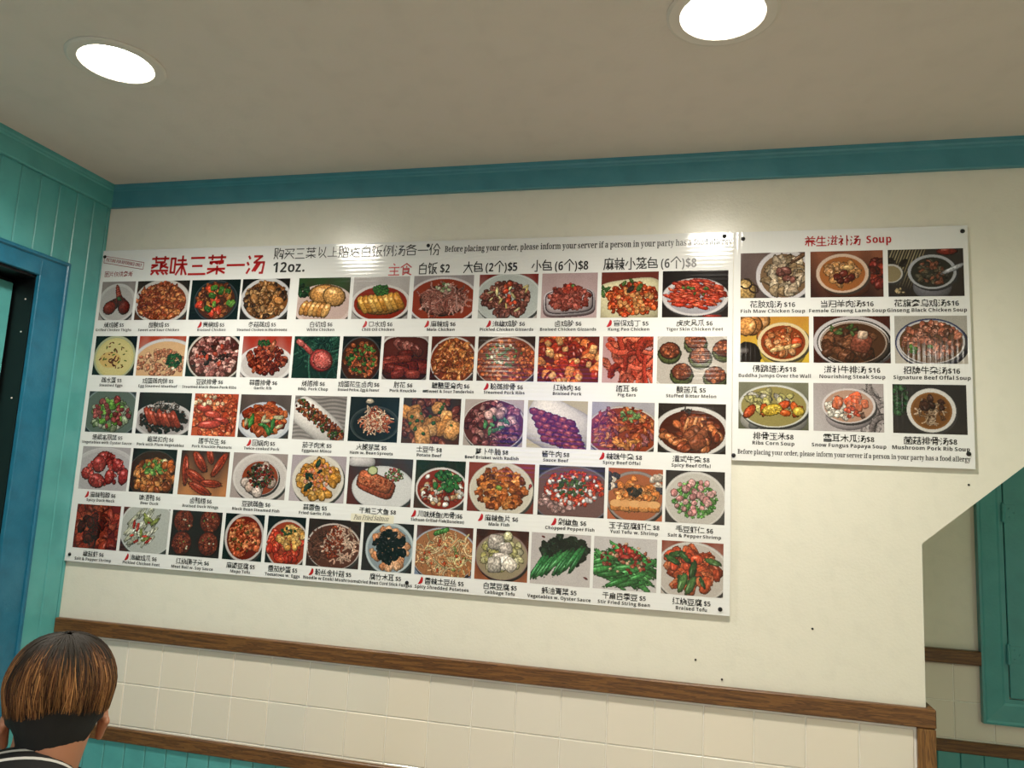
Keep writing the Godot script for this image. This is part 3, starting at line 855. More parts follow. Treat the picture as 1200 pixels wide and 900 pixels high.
	plate(.5, .56, .62, .58, "5c5a66", "6a4a48", .95); pile(.3, .72, .3, .2, 30, .07, 1.4, "b8908c a07a78 8a6460", 0, .3); pile(.54, .44, .44, .34, 160, .045, 1.2, "c02c14 d6401c a82010 d85a34", 0, .4); pile(.5, .46, .4, .32, 26, .05, 1.4, "d8cfd0 e0d8d8", 0, .3); pile(.5, .42, .24, .18, 30, .04, 1.3, "2c4a24 406030", 0, .1)
	pic("a85034", "b8603c", 1.06)
	plate(.5, .55, .54, .5, "8a7c78", "a85a34", .9); pile(.1, .25, .12, .2, 8, .07, 1.3, "3c3c48 c8b8a8", 1, .1); pile(.9, .25, .12, .2, 8, .07, 1.3, "3c3c48 c8b8a8", 1, .1)
	pile(.5, .5, .36, .3, 34, .09, 1.1, "d8823c e09a54 cf7430", 2, .3); row_of(.16, .72, .17, .0, 5, .12, .11, 0, "cf7c34 d88c44", 1, .1); row_of(.16, .68, .17, .0, 5, .12, .07, 0, "e6aa6a e2a060", 4, 0.0); pile(.5, .45, .12, .1, 12, .045, 1.2, "24201c 34302a", 0, .2)
	pic("2a2626", "383434", 1.12)
	plate(.5, .54, .52, .53, "cfcac4", "c2bcb4", .93); pile(.5, .54, .36, .34, 130, .04, 1.4, "4a8a34 5fa044 37702a 75b058", 0, .25); pile(.5, .5, .36, .34, 22, .075, 1.2, "c88a88 d6a09c b87674", 0, .3)
	# fifth row
	pic("74201a", "641a16", 1.22)
	pile(.5, .5, .56, .56, 44, .17, 1.6, "8a2818 9c3420 742012 a84428", 2, .25); pile(.4, .5, .3, .3, 14, .12, 1.4, "4a1410 5a1c14", 0, .1)
	pic("6a3a34", "4a2c28", 1.25, .5)
	piece(.7, .12, .22, .2, 0, Color("b01c1c"), 1, 0.0); plate(.55, .45, .6, .62, "cfd0cc", "b8bab4", .95); pile(.45, .45, .36, .36, 30, .1, 3.4, "c9c8b4 b4b49a dcdaca a8a890", 0, .4, 2.3); pile(.42, .45, .34, .34, 8, .06, 2.6, "b8241c c83024", 0, .4); pile(.5, .5, .3, .3, 5, .07, 3, "8a9440 9aa250", 0, .2)
	pic("241818", "2c1c1a", 1.28)
	for q in [[.24, .24], [.24, .72], [.76, .22], [.76, .7]]:
		piece(q[0], q[1], .27, .28, 0, Color("6a2214"), 0, .05); pile(q[0], q[1], .17, .21, 40, .04, 1.3, "7d2e1a 5a1a0e 8f3c22", 0, .25); pile(q[0], q[1], .16, .18, 4, .02, 1.4, "c8c0a0 5a7a34", 0, 0.0)
	pic("0f1614", "182420", .97)
	plate(.52, .5, .5, .52, "c4bcb8", "6a1c0e", .88); pile(.52, .52, .38, .38, 60, .075, 1.05, "b8542c c86a3c a84422 d08450", 1, .35); pile(.52, .5, .36, .36, 40, .035, 1.2, "7a2010 8f2c14 5a5020", 0, .2)
	pic("0c0c0e", "1a1a1c", .92)
	plate(.55, .58, .56, .52, "c8bcb6", "a03418", .92); pile(.52, .6, .44, .34, 50, .1, 1.4, "c8321c d84a24 b02410", 0, .4); pile(.6, .42, .34, .24, 40, .07, 1.3, "d8a04c e0b060 c88a38", 0, .3); pile(.55, .3, .2, .08, 14, .03, 1.4, "2c4a24", 0, 0.0)
	pic("2c1a18", "3a2420", 1.22)
	plate(.5, .56, .51, .48, "cdbdb6", "5a2e22", .95); strands(.3, .6, .24, .28, 60, .012, .3, "5c3226 6e4030 4a261c"); strands(.62, .5, .3, .34, 60, .02, .16, "c8a08a d6b49c b88a74"); pile(.5, .48, .2, .34, 70, .03, 1.3, "8a2c16 a84424 6a2010", 0, .2)
	pic("221a1a", "2e2626", 1.12)
	plate(.54, .52, .48, .52, "b8c4c8", "8a98a0", .9); pile(.54, .52, .36, .38, 44, .1, 1.4, "b8764c c88a60 a86a44 d09c74", 1, .25); pile(.54, .48, .3, .32, 40, .08, 1.4, "141416 1e1c1e 0c0c0e", 0, .25)
	pic("5a2c24", "7a86a0", 1.22)
	plate(.5, .56, .58, .54, "a8aab8", "a86a40", .96); strands(.52, .56, .44, .4, 120, .016, .36, "c88a58 d8a878 b87848 c8b880 e0c090"); pile(.5, .6, .4, .3, 20, .03, 1.6, "b8401c 8a9a50", 0, .2); row_of(.36, .14, .05, -.02, 4, .08, .05, -.5, "3f7a30 4f8c3c", 0, .2)
	pic("3a1a16", "a8603c", 1.1)
	plate(.5, .52, .50, .46, "8a6a64", "9a8a6c", .95); pile(.5, .48, .38, .32, 40, .1, 1.5, "b8b070 c8c08a a8a060 d0c8a0", 0, .2); pile(.45, .52, .3, .28, 9, .13, 1.1, "d6cabc ded4c8 c8bab0", 1, .25); piece(.6, .12, .1, .1, .4, Color("d8d0a0"))
	pic("bdb4b4", "c8c0be", 1.2)
	pile(.56, .32, .36, .24, 70, .09, 1.6, "16261a 1e3222 0f1c14", 0, .15); for_leaves()
	pic("c4bebe", "cfc8c8", 1.22)
	pile(.5, .58, .46, .34, 34, .14, 5.5, "2f7a34 3f8c40 256a2c 4a9a4a", 0, .3, .45); pile(.5, .62, .44, .32, 14, .13, 5.0, "34803a 266a2c", 0, .3, -.2); pile(.5, .4, .38, .28, 40, .04, 1.4, "8a2418 a8543c c8a080 6a1c12", 0, .25); pile(.55, .28, .2, .14, 9, .06, 2.4, "a82018 b83024", 0, .4)
	pic("8a3c2c", "bdb4ac", 1.15)
	plate(.5, .56, .60, .56, "cfc8c2", "c2b8b0", .94); pile(.5, .52, .4, .38, 44, .12, 1.9, "a8401c b8542c 8f3014 c4683c", 1, .3); pile(.4, .4, .3, .26, 9, .1, 1.3, "c83c1c d84a24", 0, .4); pile(.5, .5, .38, .36, 10, .1, 2.8, "2c5424 3f6c30 4f7c3c", 0, .3)
	# soups
	pic("6c5854", "544442", 1.32)
	piece(.08, .85, .22, .3, 0, Color("a8864c")); strands(.16, .72, .02, .02, 2, .014, .4, "2c1c18"); plate(.68, .5, .44, .56, "cfc8cc", "7a5c40", .84); pile(.68, .5, .3, .38, 34, .12, 1.6, "b8a084 a08868 c8b498 8a7050", 2, .25); pile(.7, .5, .16, .14, 6, .09, 1.4, "6a3c34 7d4a40", 0, .3); piece(.9, .12, .24, .05, -.6, Color("6a4a34"))
	pic("94553a", "3a201a", 1.42)
	pile(.9, .5, .14, .36, 16, .1, 1.3, "5a2018 8a2c1c 74201a", 0, .3); piece(.5, .78, .44, .22, 0, Color("64321f"), 0, 0.0); plate(.44, .48, .36, .42, "d8b8a0", "a8602c", .86); pile(.44, .48, .22, .26, 26, .09, 1.4, "c88c50 b87438 d8a470 c08a5c", 0, .35); pile(.46, .56, .12, .12, 7, .07, 1.1, "5a1c14 6a241a", 0, .4); piece(.52, .36, .12, .06, 0, Color("e0b070"))
	pic("34302c", "2a2422", 1.42)
	row_of(.02, .2, .035, .015, 12, .012, .5, .35, "9a8c68 847654", 0, 0.0); pile(.14, .24, .12, .1, 5, .06, 1.2, "1c1614", 0, .2); plate(.04, .5, .16, .2, "b8b4b0", "8a7a58", .84); piece(.78, .06, .2, .08, 0, Color("7d2418")); piece(.58, .78, .36, .3, 0, Color("74727a"), 0, 0.0); plate(.58, .48, .32, .36, "a8aab0", "2a2a24", .86); pile(.58, .5, .2, .24, 36, .06, 1.6, "4a4638 5c503c 34322a 7a4430", 0, .2); piece(.86, .42, .26, .05, -.45, Color("a8aab0"), 0, .3); pile(.22, .86, .14, .06, 8, .03, 1.6, "c8b080", 0, .1)
	pic("c88a2c", "d8b430", 1.4)
	pile(.2, .3, .22, .26, 5, .26, 1.1, "d0803c d89048 c87030", 0, .3); piece(.1, .85, .3, .3, 0, Color("1c1614")); piece(.62, .74, .46, .4, 0, Color("d8b840"), 0, .0); plate(.62, .55, .37, .42, "dcc490", "8a3414", .86); pile(.62, .55, .26, .26, 34, .09, 1.5, "b85a28 c8743c d89860 a8441c", 0, .4); piece(.82, .56, .12, .12, 0, Color("c8441c"), 0, .3); row_of(.5, .72, .1, -.03, 4, .11, .05, -.3, "d8b070 cfa060", 0, .3)
	pic("4a1c14", "38140f", 1.5)
	plate(.52, .54, .52, .54, "d0c8cc", "c4bcc0", .97); plate(.52, .55, .47, .48, "2c2824", "d0c8c8", .97); plate(.52, .56, .43, .44, "a89080", "4c2c18", .95); pile(.5, .6, .34, .32, 24, .14, 1.5, "5c3420 6e4228 4a2818", 1, .2); piece(.62, .58, .2, .2, .3, Color("7a3c2a"), 1, .2); piece(.64, .4, .1, .09, .1, Color("c0a48c"), 1, .1); pile(.4, .3, .2, .1, 10, .05, 1.8, "3c5424 4c6430", 0, .1)
	pic("a8a49c", "b8b0a4", 1.42)
	plate(.5, .56, .49, .5, "26305c", "c4c0c4", .96); plate(.5, .54, .46, .45, "c8c4c8", "5c3c20", .94); pile(.5, .5, .38, .34, 60, .09, 1.4, "b8684c a85a40 c88468 8a4a34 6a3c28", 0, .35); pile(.5, .5, .34, .3, 6, .07, 1.1, "d08870 c0745c", 3, .3); pile(.4, .7, .2, .1, 6, .05, 1.5, "4c7a34", 0, .1)
	pic("7a7a64", "5c5c48", 1.45)
	piece(.5, .8, .68, .3, 0, Color("a8a49c"), 0, 0.0); pile(.5, .9, .3, .06, 6, .1, 1.3, "6a6a6a", 0, .0); plate(.5, .5, .5, .45, "c8c8c0", "94874c", .92); pile(.45, .42, .34, .2, 22, .1, 1.8, "a8a05c b8b078 8a8450 9a9488", 0, .25); pile(.5, .6, .36, .2, 9, .11, 1.8, "c8541c b8441c", 0, .3); piece(.48, .58, .22, .12, -.25, Color("d8b430"), 0, .2); pile(.48, .58, .13, .08, 40, .025, 1.1, "e8c84c d0a828", 0, .3); piece(.85, .6, .12, .1, 0, Color("d0b038"), 0, .2)
	pic("a89c9c", "b8b0b0", 1.43)
	strands(.85, .6, .14, .4, 9, .06, .6, "8a8080 9a9090 746a6a"); piece(.5, .7, .46, .26, 0, Color("b8acb0"), 0, 0.0); plate(.5, .46, .38, .36, "d0c4c4", "b88c74", .9); pile(.42, .5, .24, .22, 40, .06, 1.3, "d8cfc0 e0d8cc c8bcac", 0, .25); pile(.54, .38, .22, .16, 8, .1, 1.3, "d8542c e06a3c", 1, .25); pile(.58, .6, .16, .1, 12, .05, 1.4, "5c4034 c8482c", 0, .2)
	pic("2a2a2a", "34302e", 1.45)
	pile(.08, .3, .12, .3, 40, .06, 1.4, "24482c 1c3a24 345c38", 0, .1); plate(.52, .52, .33, .44, "d8d4d0", "8a5a2c", .84); piece(.52, .53, .36, .34, 0, Color("7a4c24"), 4, 0.0); strands(.52, .56, .18, .22, 50, .016, .16, "a08468 8a6a4c b89c80 5c3c28"); pile(.54, .42, .14, .14, 8, .08, 1.3, "3c241c 4c2c20 9a7c64", 0, .2)
	var img := Image.create_from_data(sheet_w, sheet_h, false, Image.FORMAT_RGB8, sheet)
	sheet_tex = ImageTexture.create_from_image(img)
	var m := mat("printed_photos", Color.WHITE, 0.10)
	m.albedo_texture = sheet_tex

func for_leaves() -> void:
	for i in 11:
		piece(.12 + .065 * i, .66 - .018 * i + rng.randf_range(-.04, .04), .32, .05, -.95 + rng.randf_range(-.12, .12), hexes("2c7a3c 1f6430 3c8c48")[i % 3], 0, .3)
	piece(.92, .82, .05, .02, .4, Color("5a1c1c"), 0, .1)
	piece(.2, .08, .04, .02, .4, Color("6a2420"), 0, .1)

# ------------------------------------------------------------------ lettering
# Chinese characters drawn as strokes. A point is column and row on a 10 by 10 grid (row 0 on top), strokes are parted by ';'.
var strokes := {
	"火": "13 25; 83 65; 50 54 09; 54 99", "考": "12 72; 40 44; 04 94; 90 08; 46 95; 46 37 87 79 59", "又": "02 82 09; 13 99", "鸟": "50 31; 21 81 85; 21 26 96 89 69; 43 54; 08 78",
	"月": "20 80 89 69; 20 26 09; 23 83; 26 86", "艮": "10 80 84 14; 12 82; 10 19 47; 86 57; 36 99", "辶": "12 24; 04 24 27 08; 27 59 99", "舌": "80 12; 03 93; 51 55; 15 85 89 19 15",
	"甘": "03 93; 20 29 79 70; 26 76", "酉": "00 90; 12 82 89 19 12; 30 35; 60 65; 16 86", "厶": "50 18 88; 74 99", "夂": "40 05; 22 82 09; 24 99", "黄": "01 91; 30 33; 60 63; 03 93; 14 84 87 17 14; 15 85; 53 57; 37 09; 67 99",
	"门": "10 21; 12 19; 31 91 99 79", "心": "14 07; 32 38 78 76; 50 63; 82 95", "⺀": "31 63; 15 59", "艹": "04 94; 20 28; 70 78", "女": "40 16 89; 73 09; 03 93", "古": "02 92; 50 55; 15 85 89 19 15",
	"丞": "20 70 52 57; 03 33 06; 82 56; 53 96; 09 99", "灬": "12 07; 32 47; 62 77; 82 97", "白": "50 22; 12 82 89 19 12; 15 85", "七": "05 93; 40 48 98 96", "刀": "01 81 89 69; 41 09", "口": "11 81 88 18 11",
	"水": "50 59 39; 03 43 08; 92 64; 54 99", "广": "50 51; 11 91; 11 15 09", "木": "03 93; 50 59; 53 08; 53 98", "辛": "50 52; 02 92; 23 34; 73 64; 05 95; 07 97; 55 59", "束": "02 92; 50 59; 14 84 86 16 14; 46 09; 56 99",
	"氵": "31 52; 14 35; 19 57", "包": "30 04; 22 82 86 66; 14 64 66 16; 14 18 98 96", "尗": "50 54; 52 82; 04 94; 54 59; 26 09; 76 98", "㐱": "50 04; 50 94; 53 25; 55 17; 66 09", "卤": "50 53; 51 81; 13 83 89 19 13; 35 67; 65 37",
	"宀": "50 53; 03 08; 03 93 97", "亻": "70 05; 43 49", "丁": "01 91; 51 59 29", "虎": "50 52; 51 91; 13 93 84; 13 15 09; 25 84; 54 56 86; 47 39 19; 47 77 78 98", "皮": "12 92 84; 12 15 09; 50 54; 24 74 29; 35 99",
	"几": "20 26 09; 20 70 78 98 96", "爪": "80 11; 21 26 09; 51 59; 71 76 99", "疋": "01 91 83; 51 56; 53 83; 23 09; 26 99", "虫": "12 82 86 16 12; 50 58; 09 98; 76 99", "肉": "12 19; 12 92 99 79; 50 24; 43 75; 55 28; 55 78",
	"饣": "30 04; 21 81 63; 43 49 77", "并": "20 32; 70 62; 03 93; 06 96; 33 09; 63 69", "豆": "01 91; 13 83 86 16 13; 26 38; 76 68; 09 99", "支": "02 92; 50 54; 14 74 09; 25 99", "扌": "03 93; 50 59 39; 07 95",
	"非": "30 39; 60 69; 02 32; 04 34; 07 36; 62 92; 64 94; 67 97", "骨": "20 70 73; 20 23; 50 52 72; 05 03 93 95; 24 74 79 59; 24 29; 26 76; 27 77", "示": "20 70; 03 93; 53 59; 35 07; 65 97", "禾": "80 11; 03 93; 51 59; 53 08; 53 98",
	"日": "10 80 89 19 10; 14 84", "犭": "70 14; 30 57 59 29; 45 08", "耂": "12 72; 40 45; 05 95; 90 09", "匕": "72 15; 10 18 88 86", "生": "20 05; 12 82; 16 86; 50 59; 09 99", "寸": "02 92; 60 69 39; 24 46",
	"米": "04 94; 50 59; 20 33; 70 63; 54 08; 54 98", "肀": "11 81 85 15; 03 93; 50 59", "龷": "03 93; 30 38; 60 68; 08 98", "里": "10 80 85 15 10; 12 82; 50 59; 17 87; 09 99", "人": "50 09; 50 99; 13 25; 83 74", "分": "40 04; 50 94; 15 75 79 59; 45 09",
	"纟": "50 13 53; 53 06 66; 09 68", "工": "11 91; 51 58; 08 98", "尧": "12 83; 30 65 94; 05 95; 35 09; 65 68 98 96", "耳": "00 90; 20 28; 70 79; 23 73; 25 75; 08 98", "良": "50 51; 11 81 85 15; 13 83; 11 19 57; 86 67; 46 99",
	"瓜": "80 11; 21 26 09; 51 58 78; 71 76 99; 67 78", "土": "03 93; 50 58; 08 98", "立": "50 51; 02 92; 24 36; 74 66; 08 98", "高": "50 51; 02 92; 33 63 65 35 33; 09 06 96 99 79; 37 67 69 39 37",
	"丽": "00 90; 12 19; 12 42 49; 62 69; 62 92 99; 24 26; 74 76", "爫": "80 12; 13 25; 43 55; 83 65", "𠂉": "30 08; 14 94", "母": "10 09 89; 10 80 79; 05 95; 42 43; 46 47", "手": "80 11; 13 83; 05 95; 51 59 39", "囗": "00 90 99 09 00",
	"钅": "30 04; 22 72; 24 64; 06 76; 44 49 77", "内": "02 09; 02 92 99 79; 50 53 28; 53 78", "力": "02 82 79 59; 40 43 09", "子": "11 81 54; 53 59 39; 05 95", "末": "02 92; 14 84; 50 59; 54 09; 54 99", "牙": "11 81; 21 14 94; 61 69 39; 64 09",
	"牛": "20 04; 12 82; 05 95; 50 59", "罒": "10 80 88 18 10; 30 38; 60 68", "夕": "40 05; 22 82 09; 34 56", "卜": "50 59; 53 85", "南": "02 92; 50 54; 09 04 94 99 79; 36 76; 38 78; 56 59", "丬": "20 29; 02 14; 08 26; 60 43; 52 92 48; 64 75",
	"未": "12 82; 04 94; 50 59; 54 09; 54 99", "九": "02 72 78 98; 40 09", "共": "02 92; 30 36; 60 66; 06 96; 37 19; 67 89", "巳": "10 80 84 14; 10 18 98 96", "式": "02 92; 60 67 99 97; 80 91; 15 45; 35 38; 08 57", "甲": "10 80 85 15 10; 13 83; 50 59",
	"冖": "02 92; 50 55; 09 06 96 99", "卑": "50 31; 12 82 85 15 12; 13 83; 52 55 09; 07 97; 67 69", "羽": "01 41 49 29; 12 23; 16 34; 51 91 99 79; 62 73; 67 85", "鱼": "30 04; 22 62 43; 13 83 87 17 13; 15 85; 53 57; 09 99", "干": "11 81; 04 94; 51 59",
	"前": "20 32; 70 62; 03 93; 15 45 49 29; 15 19; 17 47; 65 68; 85 89 69", "三": "11 81; 25 75; 09 99", "文": "50 51; 02 92; 72 09; 22 99", "川": "20 26 09; 50 58; 80 89", "无": "12 82; 04 94; 52 09; 54 58 98 96", "片": "20 26 09; 23 83; 60 63; 26 76 79",
	"刂": "31 36; 80 89 59", "玉": "01 91; 14 84; 51 58; 09 99; 66 77", "下": "01 91; 51 59; 53 85", "二": "12 82; 08 98", "毛": "80 11; 13 83; 05 95; 51 58 98 96", "皿": "10 80 88; 10 18; 30 38; 60 68; 08 98", "师": "10 17; 30 35 09; 41 91; 43 93 98; 43 48; 61 69",
	"头": "20 32; 14 26; 60 65 09; 05 95; 66 99", "采": "80 11; 22 33; 72 63; 04 94; 51 59; 54 09; 54 99", "田": "10 80 89 19 10; 14 84; 50 59", "少": "50 56; 22 05; 72 95; 85 09", "丝": "30 13 33 06 46; 70 53 73 56 96; 09 99", "金": "50 04; 50 94; 33 63; 15 85; 53 59; 26 37; 76 67; 09 99",
	"十": "04 94; 50 59", "竹": "20 04; 13 43; 23 29; 60 44; 53 93; 73 79 59", "由": "12 82 89 19 12; 15 85; 50 59", "龶": "01 91; 14 84; 50 58; 08 98", "扁": "50 51; 12 82 84 14; 12 15 09; 25 85 89; 25 29; 27 87; 45 49; 65 69", "四": "11 81 89 19 11; 41 45 16; 61 65 85",
	"养": "20 31; 70 61; 02 92; 14 84; 05 95; 42 08; 55 98; 36 39; 66 69", "兹": "20 31; 70 61; 02 92; 33 15 35 08 38; 73 55 75 58 88", "衤": "30 41; 03 73 07; 45 49; 74 56; 46 78", "昜": "11 71 14 94 89 69; 44 08; 64 28", "交": "50 51; 02 92; 33 15; 63 85; 75 09; 25 99",
	"当": "50 54; 11 23; 81 73; 14 84 89 19; 17 87", "丿": "20 26; 80 75 09", "彐": "01 91 99 09; 05 95", "羊": "20 32; 70 62; 03 93; 15 85; 07 97; 53 59", "方": "50 51; 02 92; 42 36 09; 35 75 79 49", "其": "02 92; 20 27; 70 77; 24 74; 25 75; 07 97; 38 19; 68 89",
	"叁": "50 22 82; 04 94; 43 08; 54 98", "彡": "60 24; 73 17; 85 09", "乌": "50 31; 21 81 84; 21 26 96 89 69; 08 78", "弗": "01 81 83 13 15 95 98 78; 30 36 19; 60 69", "足": "10 80 83 13 10; 53 58; 55 85; 25 28; 09 98", "兆": "30 36 09; 60 68 98 96; 11 23; 07 35; 91 73; 73 95",
	"啬": "01 91; 50 53; 21 32; 71 62; 04 94; 15 85 89 19 15; 37 67", "雨": "10 80; 05 02 92 95; 50 57; 24 34; 27 37; 64 74; 67 77", "主": "40 51; 03 93; 16 86; 53 59; 09 99", "食": "50 03; 50 93; 52 53; 24 74 77 27; 25 75; 23 29 57; 76 67; 47 99", "反": "90 11; 11 16 09; 14 84 29; 35 99",
	"大": "03 93; 50 53 09; 53 99", "个": "50 04; 50 94; 53 59", "小": "50 59 39; 23 06; 73 96", "龙": "03 93; 40 43 09; 54 58 98 96; 84 38; 60 71", "贝": "10 80 86; 10 16; 42 45 09; 56 99", "勾": "20 04; 12 92 89 69; 44 27 67; 65 78", "买": "01 91 83; 22 33; 14 25; 05 95; 53 09; 66 99",
	"以": "20 27 45; 42 54; 80 75 39; 66 99", "上": "50 58; 54 84; 08 98", "曾": "20 32; 70 62; 03 93 99 09 03; 53 59", "关": "20 32; 70 62; 03 93; 16 86; 53 09; 56 99", "歹": "01 91; 41 05; 33 83 09; 45 57", "一": "05 95",
}
# how the others are put together: lr left and right, tb top and bottom, in inside, ul hung under a cover, wr set on a left hook; the number is the first one's share in percent
var built := {
	"烤": "lr38 火 考", "鸡": "lr42 又 鸟", "腿": "lr32 月 wr30 辶 艮", "甜": "lr52 舌 甘", "酸": "lr45 酉 tb38 厶 夂", "焖": "lr36 火 in22 门 心", "冬": "tb62 夂 ⺀", "菇": "tb30 艹 lr45 女 古", "蒸": "tb26 艹 tb70 丞 灬", "切": "lr42 七 刀",
	"麻": "ul25 广 lr50 木 木", "辣": "lr45 辛 束", "泡": "lr30 氵 包", "椒": "lr36 木 lr55 尗 又", "胗": "lr35 月 㐱", "宫": "tb32 宀 tb45 口 口", "保": "lr30 亻 tb40 口 木", "凤": "in25 几 又", "蛋": "tb45 疋 虫", "饼": "lr36 饣 并",
	"豉": "lr46 豆 支", "排": "lr32 扌 非", "蒜": "tb30 艹 lr50 示 示", "香": "tb55 禾 日", "猪": "lr32 犭 tb50 耂 日", "花": "tb30 艹 lr36 亻 匕", "肘": "lr42 月 寸", "糖": "lr36 米 ul25 广 tb55 肀 口", "醋": "lr45 酉 tb45 龷 日",
	"脊": "tb48 人 月", "粉": "lr42 米 分", "红": "lr36 纟 工", "烧": "lr36 火 尧", "酿": "lr45 酉 良", "苦": "tb30 艹 古", "培": "lr33 土 tb55 立 口", "根": "lr38 木 艮", "菜": "tb28 艹 tb38 爫 木", "梅": "lr38 木 tb30 𠂉 母",
	"扣": "lr38 扌 口", "回": "in28 囗 口", "锅": "lr38 钅 tb42 口 内", "茄": "tb30 艹 lr52 力 口", "芽": "tb30 艹 牙", "萝": "tb30 艹 tb40 罒 夕", "腩": "lr34 月 南", "酱": "tb42 丬 酉", "味": "lr34 口 未", "杂": "tb45 九 木",
	"港": "lr30 氵 tb55 共 巳", "鸭": "lr46 甲 鸟", "脖": "lr35 月 tb45 冖 子", "啤": "lr34 口 卑", "酒": "lr30 氵 酉", "翅": "lr46 支 羽", "煎": "tb70 前 灬", "剁": "lr64 tb38 几 木 刂", "腐": "ul22 广 tb45 lr36 亻 寸 肉", "虾": "lr45 虫 下",
	"仁": "lr36 亻 二", "盐": "tb55 lr52 土 卜 皿", "狮": "lr32 犭 师", "婆": "tb55 lr30 氵 皮 女", "番": "tb48 采 田", "炒": "lr38 火 少", "针": "lr42 钅 十", "蚝": "lr45 虫 毛", "油": "lr32 氵 由", "青": "tb48 龶 月", "季": "tb52 禾 子",
	"滋": "lr30 氵 兹", "补": "lr52 衤 卜", "汤": "lr32 氵 昜", "胶": "lr36 月 交", "归": "lr36 丿 彐", "旗": "lr42 方 tb26 𠂉 其", "参": "tb52 叁 彡", "佛": "lr32 亻 弗", "跳": "lr40 足 兆", "墙": "lr33 土 啬", "招": "lr34 扌 tb46 刀 口",
	"牌": "lr38 片 卑", "雪": "tb60 雨 彐", "菌": "tb28 艹 in22 囗 禾", "饭": "lr40 饣 反", "笼": "tb36 竹 龙", "购": "lr46 贝 勾", "赠": "lr42 贝 tb52 曾 日", "送": "wr30 辶 关", "例": "lr30 亻 lr60 歹 刂", "各": "tb52 夂 口", "份": "lr34 亻 分",
	"图": "in20 囗 tb62 夂 ⺀", "仅": "lr38 亻 又", "供": "lr34 亻 共",
}
var sans: SystemFont
var sans_bold: SystemFont
var serif: SystemFont
var serif_bold: SystemFont

func font(face: String, weight: int) -> SystemFont:
	var f := SystemFont.new()
	f.font_names = PackedStringArray([face])
	f.font_weight = weight
	return f

# adds the strokes of one character, or of a built-up one, in the box r (x right, y up)
func glyph(out: PackedVector3Array, tokens: Array, r: Rect2, pen: float, z: float) -> void:
	var t: String = tokens.pop_front()
	if strokes.has(t):
		for s in strokes[t].split(";"):
			var prev := Vector2.INF
			for p in s.strip_edges().split(" "):
				var q := Vector2(r.position.x + r.size.x * float(p[0]) / 9.0, r.position.y + r.size.y * (1.0 - float(p[1]) / 9.0))
				if prev != Vector2.INF: bar(out, prev, q, pen, z)
				prev = q
		return
	if built.has(t):
		var more: Array = Array(built[t].split(" "))
		glyph(out, more, r, pen, z)
		return
	var op := t.left(2)
	var f := float(t.substr(2)) / 100.0
	var a := r
	var b := r
	match op:
		"lr":
			a.size.x = r.size.x * (f - 0.03)
			b.position.x = r.position.x + r.size.x * (f + 0.04)
			b.size.x = r.size.x * (0.96 - f)
		"tb":
			a.position.y = r.position.y + r.size.y * (1.0 - f + 0.03)
			a.size.y = r.size.y * (f - 0.03)
			b.size.y = r.size.y * (1.0 - f - 0.04)
		"in":
			b = Rect2(r.position + r.size * Vector2(f, f * 0.7), r.size * Vector2(1.0 - 2.0 * f, 1.0 - 1.7 * f))
		"ul":
			b = Rect2(r.position + Vector2(r.size.x * f, 0), r.size * Vector2(1.0 - f, 0.76))
		"wr":
			b = Rect2(r.position + r.size * Vector2(f, 0.2), r.size * Vector2(1.0 - f, 0.8))
	glyph(out, tokens, a, pen, z)
	glyph(out, tokens, b, pen, z)

func bar(out: PackedVector3Array, a: Vector2, b: Vector2, pen: float, z: float) -> void:
	var d := (b - a).normalized() * pen * 0.5
	var n := Vector2(-d.y, d.x)
	var p := [a - d * 0.7 + n, b + d * 0.7 + n, b + d * 0.7 - n, a - d * 0.7 - n]
	for k in [0, 1, 2, 0, 2, 3]: out.append(Vector3(p[k].x, p[k].y, z))

# a line of mixed writing; returns its width. em is the height of a Chinese character; squeeze narrows all
func write(out: PackedVector3Array, s: String, at: Vector2, em: float, face: SystemFont, latin := 1.0, squeeze := 1.0, pen := 0.085, z := 0.0) -> float:
	var x := at.x
	var run := ""
	for i in s.length() + 1:
		var c := s[i] if i < s.length() else ""
		var han := c != "" and c.unicode_at(0) > 0x2e80
		if (han or c == "") and run != "":
			x += latin_run(out, run, Vector2(x, at.y), em * latin, face, squeeze, z)
			run = ""
		if han:
			var chars := [c]
			glyph(out, chars, Rect2(x + em * squeeze * 0.07, at.y - em * 0.06, em * squeeze * 0.86, em * 0.88), em * pen, z)
			x += em * squeeze
		else:
			run += c
	return x - at.x

func latin_run(out: PackedVector3Array, s: String, at: Vector2, size: float, face: SystemFont, squeeze: float, z: float) -> float:
	var tm := TextMesh.new()
	tm.font = face
	tm.font_size = 32
	tm.pixel_size = 1.0
	tm.depth = 0.0
	tm.curve_step = 2.0
	tm.horizontal_alignment = HORIZONTAL_ALIGNMENT_LEFT
	tm.vertical_alignment = VERTICAL_ALIGNMENT_TOP
	tm.text = s
	var k := size / 32.0
	var up := face.get_ascent(32)
	var wide := face.get_string_size(s, HORIZONTAL_ALIGNMENT_LEFT, -1, 32).x
	var low := tm.get_aabb()
	if tm.get_surface_count():
		var arr := tm.surface_get_arrays(0)
		var v: PackedVector3Array = arr[Mesh.ARRAY_VERTEX]
		var idx: PackedInt32Array = arr[Mesh.ARRAY_INDEX] if arr[Mesh.ARRAY_INDEX] != null else PackedInt32Array()
		if idx.is_empty():
			for p in v: out.append(Vector3(at.x + p.x * k * squeeze, at.y + (p.y + up) * k, z))
		else:
			for i in idx: out.append(Vector3(at.x + v[i].x * k * squeeze, at.y + (v[i].y + up) * k, z))
	return wide * k * squeeze

